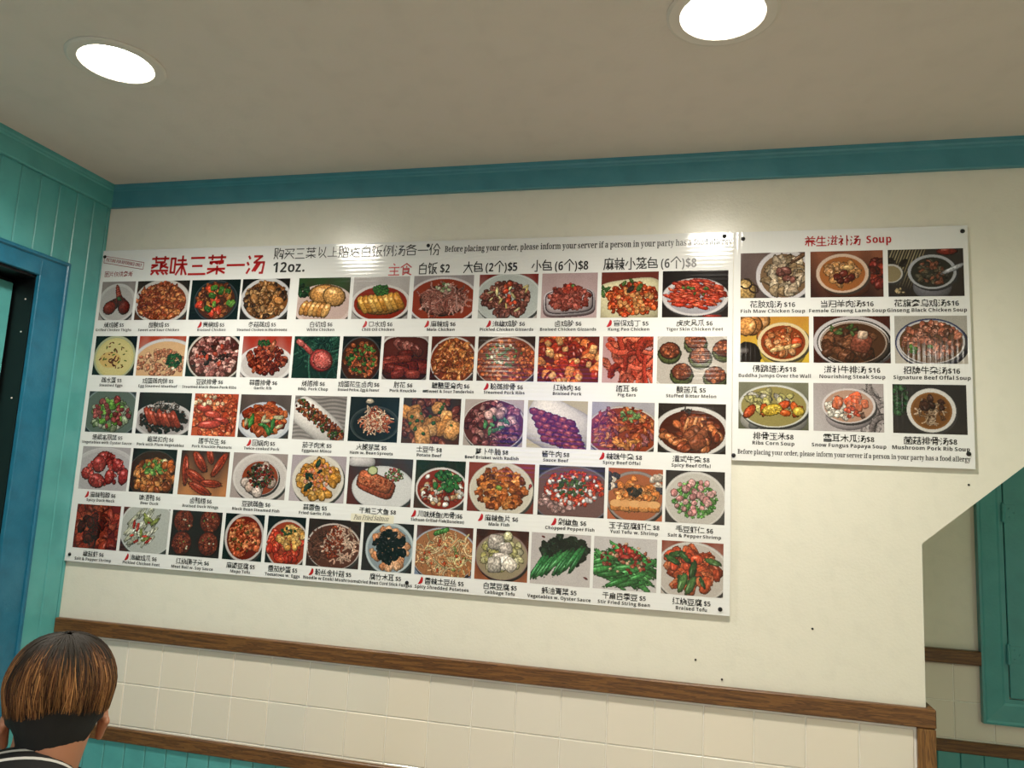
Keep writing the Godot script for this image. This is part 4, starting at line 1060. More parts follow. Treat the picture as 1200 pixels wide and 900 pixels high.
func writing_mesh(p: PackedVector3Array, turn := 0.0, about := Vector2.ZERO) -> ArrayMesh:
	var a := []
	a.resize(Mesh.ARRAY_MAX)
	var nor := PackedVector3Array()
	nor.resize(p.size())
	nor.fill(Vector3(0, 0, 1))
	if turn != 0.0:
		for i in p.size():
			var q := (Vector2(p[i].x, p[i].y) - about).rotated(turn) + about
			p[i] = Vector3(q.x, q.y, p[i].z)
	for i in range(0, p.size(), 3):   # fronts run clockwise seen from the front
		if (p[i + 1] - p[i]).cross(p[i + 2] - p[i]).z > 0.0:
			var t := p[i + 1]
			p[i + 1] = p[i + 2]
			p[i + 2] = t
	a[Mesh.ARRAY_VERTEX] = p
	a[Mesh.ARRAY_NORMAL] = nor
	var m := ArrayMesh.new()
	m.add_surface_from_arrays(Mesh.PRIMITIVE_TRIANGLES, a)
	return m

# ------------------------------------------------------------------ menu boards
const FLUTE := 0.0142         # spacing of the ribs of the corrugated plastic
const FLUTE_SLOPE := 0.022

# a flat sheet whose surface is faintly ribbed like fluted plastic; ribs run along x, or along y when 'upright'
func ribbed(x0: float, x1: float, y0: float, y1: float, z: float, uv: Rect2, upright: bool) -> ArrayMesh:
	var v := PackedVector3Array()
	var n := PackedVector3Array()
	var t := PackedVector2Array()
	var idx := PackedInt32Array()
	var lo := x0 if upright else y0
	var hi := x1 if upright else y1
	var cuts := [lo]
	var step := FLUTE / 6.0
	var c := ceilf((lo + 0.0002) / step) * step
	while c < hi - 0.0002:
		cuts.append(c)
		c += step
	cuts.append(hi)
	for i in cuts.size():
		var s: float = cuts[i]
		var w := FLUTE_SLOPE * (sin(TAU * s / FLUTE) + 0.45 * sin(TAU * 2.0 * s / FLUTE + 0.6)) + 0.004 * sin(s * 17.0)
		for e in 2:
			var x := s if upright else (x1 if e else x0)
			var y := (y1 if e else y0) if upright else s
			v.append(Vector3(x, y, z))
			n.append(Vector3(w if upright else 0.0, 0.0 if upright else w, 1.0).normalized())
			t.append(Vector2(uv.position.x + uv.size.x * (x - x0) / (x1 - x0), uv.position.y + uv.size.y * (y1 - y) / (y1 - y0)))
		if i:
			var b := i * 2
			idx.append_array([b - 2, b, b - 1, b - 1, b, b + 1] if not upright else [b - 2, b - 1, b, b - 1, b + 1, b])
	var a := []
	a.resize(Mesh.ARRAY_MAX)
	a[Mesh.ARRAY_VERTEX] = v
	a[Mesh.ARRAY_NORMAL] = n
	a[Mesh.ARRAY_TEX_UV] = t
	a[Mesh.ARRAY_INDEX] = idx
	var m := ArrayMesh.new()
	m.add_surface_from_arrays(Mesh.PRIMITIVE_TRIANGLES, a)
	return m

func board_panel(o: Node, x0: float, x1: float, y0: float, y1: float, upright: bool) -> void:
	var st := begin()
	span_box(st, Vector3(x0, y0, 0.0008), Vector3(x1, y1, FACE - 0.0003))
	commit("panel", st, mats.white_plastic, o)
	inst("panel_face", ribbed(x0, x1, y0, y1, FACE, Rect2(0, 0, 1, 1), upright), mats.white_plastic, o)

func screws(o: Node, at: Array) -> void:
	for p in at:
		var st := begin()
		lathe(st, [Vector2(0.0068, 0.0), Vector2(0.0068, 0.0015), Vector2(0.0046, 0.0018), Vector2(0.0042, 0.0045), Vector2(0.0, 0.0056)], Vector3.ZERO, Vector3(0, 0, 1), 12)
		commit("screw", st, mats.screw_black, o, Vector3(p[0], p[1] + UP, FACE))

func pepper(o: Node, x: float, y: float) -> void:
	var pts := PackedVector3Array()
	var n := 8
	for i in n:
		var a := i / float(n)
		var b := (i + 1) / float(n)
		var q := []
		for s in [a, b]:
			var mid := Vector2(lerpf(0.0, 0.013, s) + 0.012 * s * (1.0 - s), lerpf(-0.012, 0.011, s) - 0.014 * s * (1.0 - s))
			var w := 0.0056 * sin(PI * minf(1.0, 0.08 + s * 0.72)) + 0.0003
			q.append(mid + Vector2(0.8, -0.5) * w)
			q.append(mid - Vector2(0.8, -0.5) * w)
		for k in [0, 1, 2, 1, 3, 2]: pts.append(Vector3(x + q[k].x, y + q[k].y, FACE + 0.0007))
	inst("pepper_mark", writing_mesh(pts), mats.red_ink, o)

# one dish: picture and caption. text begins with * when the caption has a pepper
func dish(o: Node, n: int, x0: float, x1: float, y0: float, y1: float, han: String, english: String, em: float, upright: bool, face: SystemFont, spread := 1.0) -> void:
	var col := n % SHEET_COLS
	var line := n / SHEET_COLS
	var uv := Rect2((col * CW + 1.0) / sheet_w, (line * CH + 1.0) / sheet_h, (CW - 2.0) / sheet_w, (CH - 2.0) / sheet_h)
	var p := inst("dish_photo", ribbed(x0, x1, y0 + UP, y1 + UP, FACE + 0.0004, uv, upright), mats.printed_photos, o)
	var said := english.to_lower()
	tag(p, "printed photo of " + said)
	var hot := han.begins_with("*")
	if hot: han = han.substr(1)
	var mid := (x0 + x1) / 2 + (0.008 if hot else 0.0)
	var pts := PackedVector3Array()
	var trial := PackedVector3Array()
	var w := write(trial, han, Vector2.ZERO, em, sans_bold, 0.86)
	var room := (x1 - x0) + 0.012
	var sq := minf(1.0, (room - (0.03 if hot else 0.0)) / w)
	w *= sq
	write(pts, han, Vector2(mid - w / 2, y0 + UP - em * 1.22), em, sans_bold, 0.86, sq, 0.10, FACE + 0.0007)
	if hot: pepper(o, mid - w / 2 - 0.022, y0 + UP - em * 0.85)
	if english != "Pan Fried Salmon":
		trial = PackedVector3Array()
		var size := em * 0.64
		var we := latin_run(trial, english, Vector2.ZERO, size, face, 1.0, 0.0)
		var se := minf(1.12, room / we)
		latin_run(pts, english, Vector2((x0 + x1) / 2 - we * se / 2, y0 + UP - em * 1.98), size, face, se, FACE + 0.0007)
	inst("caption", writing_mesh(pts), mats.ink, o)

func build_menus() -> void:
	sans = font("Droid Sans", 400)
	sans_bold = font("Droid Sans", 700)
	serif = font("Droid Serif", 400)
	serif_bold = font("Droid Serif", 700)
	var o := base("menu_board")
	tag(o, "large white corrugated menu board with five rows of dish photos and a red title", "menu board")
	board_panel(o, 0.0005, 2.4405, 1.075 + UP, 2.297 + UP, false)
	screws(o, [[0.010, 2.272], [1.384, 2.280], [2.412, 2.283], [0.021, 1.100], [1.388, 1.096], [2.412, 1.093]])
	# headings
	heading(o, "蒸味三菜一汤", 0.230, 0.735, 2.197, 0.083, "red_ink", sans_bold, 0.105)
	heading(o, "购买三菜以上赠送白饭例汤各一份", 0.766, 1.432, 2.248, 0.0455, "ink", sans, 0.075)
	heading(o, "12oz.", 0.766, 0.904, 2.192, 0.058, "ink", sans_bold)
	heading(o, "Before placing your order, please inform your server if a person in your party has a food allergy", 1.447, 2.437, 2.2545, 0.0305, "ink", serif_bold)
	heading(o, "主食", 1.236, 1.328, 2.176, 0.047, "red_ink", sans_bold, 0.10)
	heading(o, "白饭 $2", 1.351, 1.473, 2.178, 0.045, "ink", sans_bold)
	heading(o, "大包 (2个)$5", 1.521, 1.720, 2.179, 0.045, "ink", sans_bold)
	heading(o, "小包 (6个)$8", 1.768, 1.968, 2.179, 0.045, "ink", sans_bold)
	heading(o, "麻辣小笼包 (6个)$8", 2.017, 2.326, 2.180, 0.045, "ink", sans_bold)
	heading(o, "图片仅供参考", 0.020, 0.151, 2.190, 0.024, "stamp_ink", sans, 0.08)
	# the slanting rubber-stamp mark
	var pts := PackedVector3Array()
	var zz := FACE + 0.0007
	var q := [Vector2(0.010, 2.2745 + UP), Vector2(0.197, 2.244 + UP), Vector2(0.196, 2.216 + UP), Vector2(0.009, 2.2465 + UP)]
	for k in 4: bar(pts, q[k], q[(k + 1) % 4], 0.0022, zz)
	inst("stamp_frame", writing_mesh(pts), mats.stamp_ink, o)
	pts = PackedVector3Array()
	var trial := PackedVector3Array()
	var w := latin_run(trial, "PICTURE FOR REFERENCE ONLY", Vector2.ZERO, 0.019, sans_bold, 1.0, 0.0)
	latin_run(pts, "PICTURE FOR REFERENCE ONLY", Vector2(0.017, 2.2535 + UP), 0.019, sans_bold, 0.172 / w, zz)
	inst("stamp_lettering", writing_mesh(pts, atan2(-0.0305, 0.187), Vector2(0.017, 2.2535 + UP)), mats.stamp_ink, o)
	# dishes: the edges of the pictures in each row, then captions
	var tops := [2.168, 1.947, 1.727, 1.512, 1.291]
	var bots := [2.011, 1.791, 1.568, 1.348, 1.127]
	var cols := [
		[.015, .170, .181, .416, .426, .638, .647, .846, .883, 1.092, 1.105, 1.323, 1.339, 1.563, 1.584, 1.795, 1.808, 2.000, 2.013, 2.203, 2.216, 2.426],
		[.018, .208, .219, .427, .438, .658, .673, .875, .886, 1.068, 1.081, 1.230, 1.241, 1.409, 1.421, 1.580, 1.592, 1.794, 1.806, 2.013, 2.025, 2.191, 2.204, 2.424],
		[.019, .233, .248, .479, .492, .678, .688, .895, .910, 1.115, 1.129, 1.316, 1.331, 1.543, 1.557, 1.765, 1.779, 1.982, 1.996, 2.200, 2.212, 2.423],
		[.021, .238, .249, .442, .461, .665, .681, .902, .919, 1.132, 1.143, 1.382, 1.393, 1.572, 1.584, 1.813, 1.827, 2.046, 2.057, 2.231, 2.240, 2.422],
		[.029, .225, .238, .440, .451, .660, .674, .832, .846, .995, 1.007, 1.206, 1.217, 1.401, 1.412, 1.612, 1.623, 1.803, 1.812, 2.008, 2.018, 2.218, 2.232, 2.420]]
	var menu := [
		[["烤鸡腿 $5", "Grilled Chicken Thighs"], ["甜酸鸡 $5", "Sweet and Sour Chicken"], ["*黄焖鸡 $5", "Braised Chicken"], ["冬菇蒸鸡 $5", "Steamed Chicken w.Mushrooms"], ["白切鸡 $6", "White Chicken"], ["*口水鸡 $6", "Chili Oil Chicken"], ["*麻辣鸡 $6", "Mala Chicken"], ["*泡椒鸡胗 $6", "Pickled Chicken Gizzards"], ["卤鸡胗 $6", "Braised Chicken Gizzards"], ["*宫保鸡丁 $5", "Kung Pao Chicken"], ["虎皮凤爪 $6", "Tiger Skin Chicken Feet"]],
		[["蒸水蛋 $5", "Steamed Eggs"], ["鸡蛋蒸肉饼 $5", "Egg Steamed Meatloaf"], ["豆豉排骨 $6", "Steamed Black Bean Pork Ribs"], ["蒜香排骨 $6", "Garlic Rib"], ["烤猪排 $6", "BBQ. Pork Chop"], ["鸡蛋花生卤肉 $6", "Braised Pork w. Egg & Peanut"], ["肘花 $6", "Pork Knuckle"], ["糖醋里脊肉 $6", "Sweet & Sour Tenderloin"], ["*粉蒸排骨 $6", "Steamed Pork Ribs"], ["红烧肉 $6", "Braised Pork"], ["猪耳 $6", "Pig Ears"], ["酿苦瓜 $5", "Stuffed Bitter Melon"]],
		[["培根高丽菜 $5", "Vegetables with Oyster Sauce"], ["梅菜扣肉 $6", "Pork with Plum Vegetables"], ["猪手花生 $6", "Pork Knuckle Peanuts"], ["*回锅肉 $5", "Twice-cooked Pork"], ["茄子肉末 $5", "Eggplant Mince"], ["火腿芽菜 $5", "Ham w. Bean Sprouts"], ["土豆牛 $8", "Potato Beef"], ["萝卜牛腩 $8", "Beef Brisket with Radish"], ["酱牛肉 $8", "Sauce Beef"], ["*辣味牛杂 $8", "Spicy Beef Offal"], ["港式牛杂 $8", "Spicy Beef Offal"]],
		[["*麻辣鸭脖 $6", "Spicy Duck Neck"], ["啤酒鸭 $6", "Beer Duck"], ["卤鸭翅 $6", "Braised Duck Wings"], ["豆豉蒸鱼 $6", "Black Bean Steamed Fish"], ["蒜香鱼 $5", "Fried Garlic Fish"], ["干煎三文鱼 $8", "Pan Fried Salmon"], ["*川味烤鱼(无骨)$6", "Sichuan Grilled Fish(Boneless)"], ["*麻辣鱼片 $6", "Mala Fish"], ["*剁椒鱼 $6", "Chopped Pepper Fish"], ["玉子豆腐虾仁 $8", "Yuzi Tofu w. Shrimp"], ["毛豆虾仁 $6", "Salt & Pepper Shrimp"]],
		[["椒盐虾 $6", "Salt & Pepper Shrimp"], ["*泡椒鸡爪 $6", "Pickled Chicken Feet"], ["红烧狮子头 $6", "Meat Ball w. Soy Sauce"], ["麻婆豆腐 $5", "Mapo Tofu"], ["番茄炒蛋 $5", "Tomatoes w. Eggs"], ["*粉丝金针菇 $5", "Noodle w Enoki Mushrooms"], ["腐竹木耳 $5", "Dried Bean Curd Stick Fungus"], ["*香辣土豆丝 $5", "Spicy Shredded Potatoes"], ["白菜豆腐 $5", "Cabbage Tofu"], ["蚝油青菜 $5", "Vegetables w. Oyster Sauce"], ["干扁四季豆 $5", "Stir Fried String Bean"], ["红烧豆腐 $5", "Braised Tofu"]]]
	var n := 0
	for r in 5:
		for i in menu[r].size():
			dish(o, n, cols[r][i * 2], cols[r][i * 2 + 1], bots[r], tops[r], menu[r][i][0], menu[r][i][1], 0.0225, false, sans_bold)
			n += 1
	# paper slip with handwriting below the salmon
	var st := begin()
	span_box(st, Vector3(1.165, 1.2890 + UP, FACE + 0.0005), Vector3(1.325, 1.3165 + UP, FACE + 0.0009))
	var slip := commit("paper_slip", st, mat("slip_paper", Color(0.84, 0.82, 0.74), 0.7), o)
	tag(slip, "handwritten paper slip below the salmon photo")
	pts = PackedVector3Array()
	latin_run(pts, "Pan Fried Salmon", Vector2(1.175, 1.2965 + UP), 0.0215, serif, 0.72, FACE + 0.0012)
	for i in pts.size(): pts[i].x += (pts[i].y - 1.2965 - UP) * 0.3
	inst("handwriting", writing_mesh(pts), mats.ink, slip)
	# crossed-out word before the tenderloin caption
	pts = PackedVector3Array()
	for k in 5: bar(pts, Vector2(1.400, 1.7475 + UP + k * .0018), Vector2(1.4155, 1.7485 + UP + k * .0018), 0.0012, zz)
	inst("crossed_out_word", writing_mesh(pts), mats.ink, o)

	# soup menu
	var s := base("menu_board")
	tag(s, "smaller white menu board of nine soup photos headed Soup in red", "menu board")
	board_panel(s, 2.4425, 3.130, 1.551 + UP, 2.295 + UP, true)
	screws(s, [[2.471, 2.272], [3.116, 2.277], [2.4475, 1.566], [3.113, 1.595]])
	heading(s, "养生滋补汤 ", 2.660, 2.835, 2.2445, 0.035, "red_ink", sans_bold, 0.10)
	heading(s, "Soup", 2.842, 2.916, 2.2465, 0.035, "red_ink", sans_bold)
	heading(s, "Before placing your order, please inform your server if a person in your party has a food allergy", 2.459, 3.117, 1.572, 0.0205, "ink", serif_bold)
	var soups := [
		[[2.464, 2.661, "花胶鸡汤 $16", "Fish Maw Chicken Soup"], [2.677, 2.890, "当归羊肉汤$16", "Female Ginseng Lamb Soup"], [2.904, 3.116, "花旗参乌鸡汤$16", "Ginseng Black Chicken Soup"]],
		[[2.465, 2.672, "佛跳墙汤$18", "Buddha Jumps Over the Wall"], [2.685, 2.907, "滋补牛排汤 $16", "Nourishing Steak Soup"], [2.919, 3.120, "招牌牛杂汤$16", "Signature Beef Offal Soup"]],
		[[2.461, 2.670, "排骨玉米$8", "Ribs Corn Soup"], [2.684, 2.885, "雪耳木瓜汤$8", "Snow Fungus Papaya Soup"], [2.910, 3.112, "菌菇排骨汤$8", "Mushroom Pork Rib Soup"]]]
	for r in 3:
		for i in 3:
			var d: Array = soups[r][i]
			dish(s, n, d[0], d[1], [2.073, 1.864, 1.651][r], [2.223, 2.012, 1.800][r], d[2], d[3], 0.0245, true, sans_bold)
			n += 1

func heading(o: Node, text: String, x0: float, x1: float, y: float, em: float, ink: String, face: SystemFont, pen := 0.085) -> void:
	var trial := PackedVector3Array()
	var w := write(trial, text, Vector2.ZERO, em, face, 0.95)
	var pts := PackedVector3Array()
	write(pts, text, Vector2(x0, y + UP), em, face, 0.95, (x1 - x0) / w, pen, FACE + 0.0007)
	inst("heading", writing_mesh(pts), mats[ink], o)

# ------------------------------------------------------------------ the diner, seen from behind
# Bones are [a, b, radius at a, radius at b]; distances to them are joined smoothly and meshed as surface nets.
func blend(a: float, b: float, k: float) -> float:
	var h := clampf(0.5 + 0.5 * (b - a) / k, 0.0, 1.0)
	return lerpf(b, a, h) - k * h * (1.0 - h)

func field(p: Vector3, bones: Array, k: float) -> float:
	var d := 9.0
	for b in bones:
		var a: Vector3 = b[0]
		var e: Vector3 = b[1] - a
		var q := p - a
		var t := clampf(q.dot(e) / maxf(e.length_squared(), 1e-9), 0.0, 1.0)
		var m := q - e * t
		if b.size() > 4: m /= b[4]
		var r := m.length() - lerpf(b[2], b[3], t)
		d = r if d > 8.0 else blend(d, r, k)
	return d

func nets(st: SurfaceTool, bones: Array, k: float, cell: float, lo: Vector3, hi: Vector3) -> void:
	var n := Vector3i(((hi - lo) / cell).ceil()) + Vector3i.ONE
	var val := PackedFloat32Array()
	val.resize(n.x * n.y * n.z)
	var i := 0
	for z in n.z:
		for y in n.y:
			for x in n.x:
				val[i] = field(lo + Vector3(x, y, z) * cell, bones, k)
				i += 1
	var vert := {}
	var sx := 1
	var sy := n.x
	var sz := n.x * n.y
	for z in n.z - 1:
		for y in n.y - 1:
			for x in n.x - 1:
				var b := x + y * sy + z * sz
				var s := Vector3.ZERO
				var c := 0
				var inside := 0
				for m in 8:
					if val[b + (m & 1) + ((m >> 1) & 1) * sy + ((m >> 2) & 1) * sz] < 0.0: inside += 1
				if inside == 0 or inside == 8: continue
				for m in 8:
					for ax in 3:
						if m & (1 << ax): continue
						var a0 := val[b + (m & 1) + ((m >> 1) & 1) * sy + ((m >> 2) & 1) * sz]
						var m2 := m | (1 << ax)
						var a1 := val[b + (m2 & 1) + ((m2 >> 1) & 1) * sy + ((m2 >> 2) & 1) * sz]
						if (a0 < 0.0) == (a1 < 0.0): continue
						var q := Vector3(m & 1, (m >> 1) & 1, (m >> 2) & 1)
						q[ax] = a0 / (a0 - a1)
						s += q
						c += 1
				vert[b] = lo + (Vector3(x, y, z) + s / c) * cell
	var steps := [sx, sy, sz]
	var nor := {}
	for b in vert:
		var p: Vector3 = vert[b]
		var e := cell * 0.5
		nor[b] = Vector3(field(p + Vector3(e, 0, 0), bones, k) - field(p - Vector3(e, 0, 0), bones, k), field(p + Vector3(0, e, 0), bones, k) - field(p - Vector3(0, e, 0), bones, k), field(p + Vector3(0, 0, e), bones, k) - field(p - Vector3(0, 0, e), bones, k)).normalized()
	for b in vert:
		for ax in 3:
			var u: int = steps[(ax + 1) % 3]
			var v: int = steps[(ax + 2) % 3]
			if not (vert.has(b - u) and vert.has(b - v) and vert.has(b - u - v)): continue
			if (val[b] < 0.0) == (val[b + steps[ax]] < 0.0): continue
			var quad := [b, b - u, b - u - v, b - v]
			if val[b] < 0.0: quad = [b, b - v, b - u - v, b - u]
			# clockwise fronts
			for q in [0, 1, 2, 0, 2, 3]:
				st.set_normal(nor[quad[q]])
				st.add_vertex(vert[quad[q]])

func bone(a: Vector3, b: Vector3, ra: float, rb: float, squash := Vector3.ZERO) -> Array:
	return [a, b, ra, rb] if squash == Vector3.ZERO else [a, b, ra, rb, squash]

func build_person() -> void:
	# local axes: -z is where the person looks, x to the right; the head's ear level is the reference
	var E := 1.051
	var o := base("person", Vector3(1.2345, 0, 1.3155), 0.76)
	tag(o, "seated person with bowl-cut brown hair and a black jacket with white collar stripes", "person")
	var skin := mat("skin", Color(0.66, 0.45, 0.34), 0.5)
	skin.subsurf_scatter_enabled = true
	skin.subsurf_scatter_strength = 0.12
	var st := begin()
	var H := Vector3(0, E, 0)
	var neck := Vector3(-0.040, E - 0.135, 0.035)
	var head := [
		bone(H + Vector3(0, 0.055, 0.012), H + Vector3(0, 0.055, -0.022), 0.076, 0.072),
		bone(H + Vector3(0, 0.01, -0.03), H + Vector3(0, -0.05, -0.052), 0.064, 0.046),
		bone(H + Vector3(0, -0.076, -0.078), H + Vector3(0, -0.078, -0.072), 0.019, 0.019),
		bone(H + Vector3(-0.035, 0.0, -0.066), H + Vector3(0.035, 0.0, -0.066), 0.024, 0.024),
		bone(H + Vector3(0, 0.02, -0.098), H + Vector3(0, -0.018, -0.114), 0.008, 0.013),
		bone(H + Vector3(-0.02, -0.05, -0.09), H + Vector3(0.02, -0.05, -0.09), 0.010, 0.010),
		bone(H + Vector3(-0.05, 0.03, -0.084), H + Vector3(0.05, 0.03, -0.084), 0.012, 0.012),
		bone(H + Vector3(0, -0.01, 0.03), neck + Vector3(0, -0.03, 0), 0.056, 0.060)]
	nets(st, head, 0.022, 0.005, Vector3(-0.12, E - 0.19, -0.14), Vector3(0.10, E + 0.145, 0.125))
	for s in [-1.0, 1.0]:
		var c := H + Vector3(s * 0.0735, -0.004, 0.004)
		nets(st, [bone(c + Vector3(0, 0.018, 0.006), c + Vector3(-s * 0.003, -0.020, -0.004), 0.0105, 0.0075, Vector3(0.55, 1, 1.25)), bone(c + Vector3(s * 0.004, 0.024, 0.004), c + Vector3(s * 0.007, 0.006, 0.018), 0.005, 0.005), bone(c + Vector3(s * 0.007, 0.006, 0.018), c + Vector3(0, -0.024, 0.002), 0.005, 0.0055)], 0.006, 0.0028, c - Vector3(0.022, 0.045, 0.03), c + Vector3(0.022, 0.045, 0.035))
	# hands on the thighs, then the body below the clothes at a coarser grain
	var W := []
	for s in [-1.0, 1.0]:
		var w := Vector3(s * 0.17 - 0.05, 0.565, -0.24)
		W.append(w)
		var hand := [bone(w, w + Vector3(-s * 0.012, 0.0, -0.05), 0.026, 0.022), bone(w + Vector3(-s * 0.025, 0.0, -0.045), w + Vector3(s * 0.02, 0.0, -0.07), 0.017, 0.016), bone(w + Vector3(-s * 0.025, 0.002, -0.02), w + Vector3(-s * 0.055, -0.006, -0.055), 0.012, 0.009)]
		for f in 4:
			var x: float = s * (0.022 - 0.0185 * f)
			var l: float = [0.055, 0.068, 0.074, 0.066][f]
			var r := w + Vector3(x, 0.002, -0.07)
			hand.append(bone(r, r + Vector3(0, -0.003, -l * 0.5), 0.0092, 0.0085))
			hand.append(bone(r + Vector3(0, -0.003, -l * 0.5), r + Vector3(0, -0.022, -l * 0.95), 0.0085, 0.0072))
		nets(st, hand, 0.005, 0.0052, w - Vector3(0.085, 0.05, 0.17), w + Vector3(0.085, 0.045, 0.04))
	commit("body", st, skin, o)
	# jacket
	var cloth := mat("jacket_cloth", Color(0.035, 0.032, 0.035), 0.8)
	var base_neck := Vector3(-0.050, E - 0.076, 0.030)
	var hip := Vector3(-0.06, 0.502, 0.10)
	var sh := base_neck.y - 0.095
	var jacket := [
		bone(Vector3(-0.06, sh - 0.02, 0.05), hip + Vector3(0, 0.085, 0), 0.155, 0.145, Vector3(1.15, 1, 0.8)),
		bone(base_neck + Vector3(0, -0.05, 0.01), Vector3(-0.06, sh, 0.05), 0.070, 0.12)]
	for i in 2:
		var s := -1.0 if i == 0 else 1.0
		var S := Vector3(-0.06 + s * 0.175, sh - 0.02, 0.05)
		var L := Vector3(-0.055 + s * 0.245, 0.62, 0.02)
		jacket.append(bone(base_neck + Vector3(s * 0.05, -0.075, 0), S, 0.05, 0.068))
		jacket.append(bone(S, L, 0.066, 0.052))
		jacket.append(bone(L, W[i] + Vector3(0, 0.012, 0.03), 0.052, 0.038))
	st = begin()
	nets(st, jacket, 0.05, 0.016, Vector3(-0.40, 0.34, -0.27), Vector3(0.28, E - 0.08, 0.26))
	commit("jacket", st, cloth, o)
	# rib-knit collar: a leaning band with two white stripes
	var tilt := Basis(Vector3(0, 0, 1), -0.10) * Basis(Vector3(1, 0, 0), -0.85)
	var bands := [["collar", 0.0, 1.0, 0.0], ["collar_stripe", 0.70, 0.81, 0.0012], ["collar_stripe", 0.38, 0.47, 0.0012]]
	for b in bands:
		st = begin()
		var rows := []
		var steps := 10
		for j in steps + 1:
			var t := lerpf(b[1], b[2], j / float(steps))
			var line := []
			for i in 48:
				var a := TAU * i / 48.0
				var r: float = 0.092 - 0.024 * t + 0.010 * sin(t * PI) + b[3] + (0.0 if b[0] != "collar" else 0.0008 * float(i % 2))
				var up := -0.045 + 0.062 * t
				line.append(base_neck + Vector3(0.006, 0.0, -0.002) + tilt * Vector3(cos(a) * r * 1.02, up, sin(a) * r * 0.96))
			rows.append(line)
		if b[0] == "collar":
			var inner := []
			for i in 48:
				var a := TAU * i / 48.0
				inner.append(base_neck + Vector3(0.006, 0.0, -0.002) + tilt * Vector3(cos(a) * 0.060, 0.008, sin(a) * 0.057))
			rows.append(inner)
		grid(st, rows, true)
		commit(b[0], st, cloth if b[0] == "collar" else mat("stripe_cloth", Color(0.80, 0.79, 0.77), 0.8), o)
	# trousers, shoes
	st = begin()
	var legs := [bone(hip + Vector3(-0.09, -0.01, 0), hip + Vector3(0.09, -0.01, 0), 0.10, 0.10)]
	for s in [-1.0, 1.0]:
		var K := Vector3(-0.06 + s * 0.13, 0.47, -0.36)
		var A := Vector3(-0.06 + s * 0.13, 0.09, -0.34)
		legs.append(bone(hip + Vector3(s * 0.09, 0, -0.02), K, 0.088, 0.062))
		legs.append(bone(K, A, 0.062, 0.045))
	nets(st, legs, 0.03, 0.018, Vector3(-0.34, 0.03, -0.46), Vector3(0.22, 0.63, 0.26))
	commit("trousers", st, mat("trouser_cloth", Color(0.08, 0.09, 0.12), 0.85), o)
	for s in [-1.0, 1.0]:
		st = begin()
		var A := Vector3(-0.06 + s * 0.13, 0.045, -0.33)
		nets(st, [bone(A + Vector3(0, 0, 0.02), A + Vector3(0, -0.005, -0.16), 0.043, 0.036, Vector3(1, 1, 1)), bone(A, A + Vector3(0, 0.04, 0), 0.04, 0.045)], 0.02, 0.012, A - Vector3(0.07, 0.06, 0.24), A + Vector3(0.07, 0.11, 0.1))
		commit("shoe", st, mat("shoe_black", Color(0.04, 0.04, 0.04), 0.5), o)
	for s in [-1.0, 1.0]:
		st = begin()
		lathe(st, [Vector2(0, -0.0055), Vector2(0.009, -0.004), Vector2(0.013, 0.0), Vector2(0.009, 0.004), Vector2(0, 0.0055)], H + Vector3(s * 0.031, 0.012, -0.087), Vector3.UP, 12)
		commit("eye", st, mat("eye_dark", Color(0.05, 0.035, 0.03), 0.25), o)
		st = begin()
		span_box(st, H + Vector3(s * 0.031 - 0.018, 0.030, -0.0975), H + Vector3(s * 0.031 + 0.018, 0.036, -0.088), 0.002)
		commit("eyebrow", st, mats.shoe_black, o)
	st = begin()
	span_box(st, H + Vector3(-0.021, -0.052, -0.1015), H + Vector3(0.021, -0.045, -0.090), 0.003)
	commit("mouth", st, mat("lips", Color(0.50, 0.24, 0.21), 0.5), o)
	build_hair(o, H)
	# the stool
	var sp := o.transform * Vector3(-0.06, 0, 0.10)
	var stool := base("stool", Vector3(sp.x, 0, sp.z), 0.76)
	tag(stool, "dark round stool under the seated person", "stool")
	st = begin()
	lathe(st, [Vector2(0, 0.330), Vector2(0.175, 0.330), Vector2(0.185, 0.338), Vector2(0.185, 0.366), Vector2(0.175, 0.375), Vector2(0, 0.377)], Vector3.ZERO, Vector3.UP, 32)
	commit("seat", st, mats.black_metal, stool)
	for k in 4:
		var a := TAU * k / 4.0 + PI / 4
		st = begin()
		lathe(st, [Vector2(0.0, 0.0), Vector2(0.013, 0.0), Vector2(0.013, 0.331), Vector2(0.0, 0.331)], Vector3(cos(a) * 0.13, 0, sin(a) * 0.13), Vector3.UP, 10)
		commit("leg", st, mats.black_metal, stool)

# hair: a smooth cap, a shorn back and sides, and many locks falling from the crown
func cap_point(H: Vector3, a: float, t: float, lift: float) -> Vector3:
	var crown := Vector3(0.004, 0.0, 0.022)
	var r := pow(sin(minf(t, 1.0) * PI * 0.5), 0.80) * (1.0 - 0.10 * pow(maxf(t - 0.72, 0.0) / 0.28, 2.0))
	var front := maxf(0.0, -sin(a))                       # sin(a) > 0 is the back of the head
	var rim := 0.050 - 0.020 * absf(cos(a)) - 0.010 * front
	var y := lerpf(rim, 0.158, pow(cos(minf(t, 1.0) * PI * 0.5), 0.86))
	var rx := 0.0905 + lift
	var rz := 0.104 + lift
	return H + crown * (1.0 - r * 0.6) + Vector3(cos(a) * r * rx, y + lift * (1.0 - r), sin(a) * r * rz - 0.004 * r)

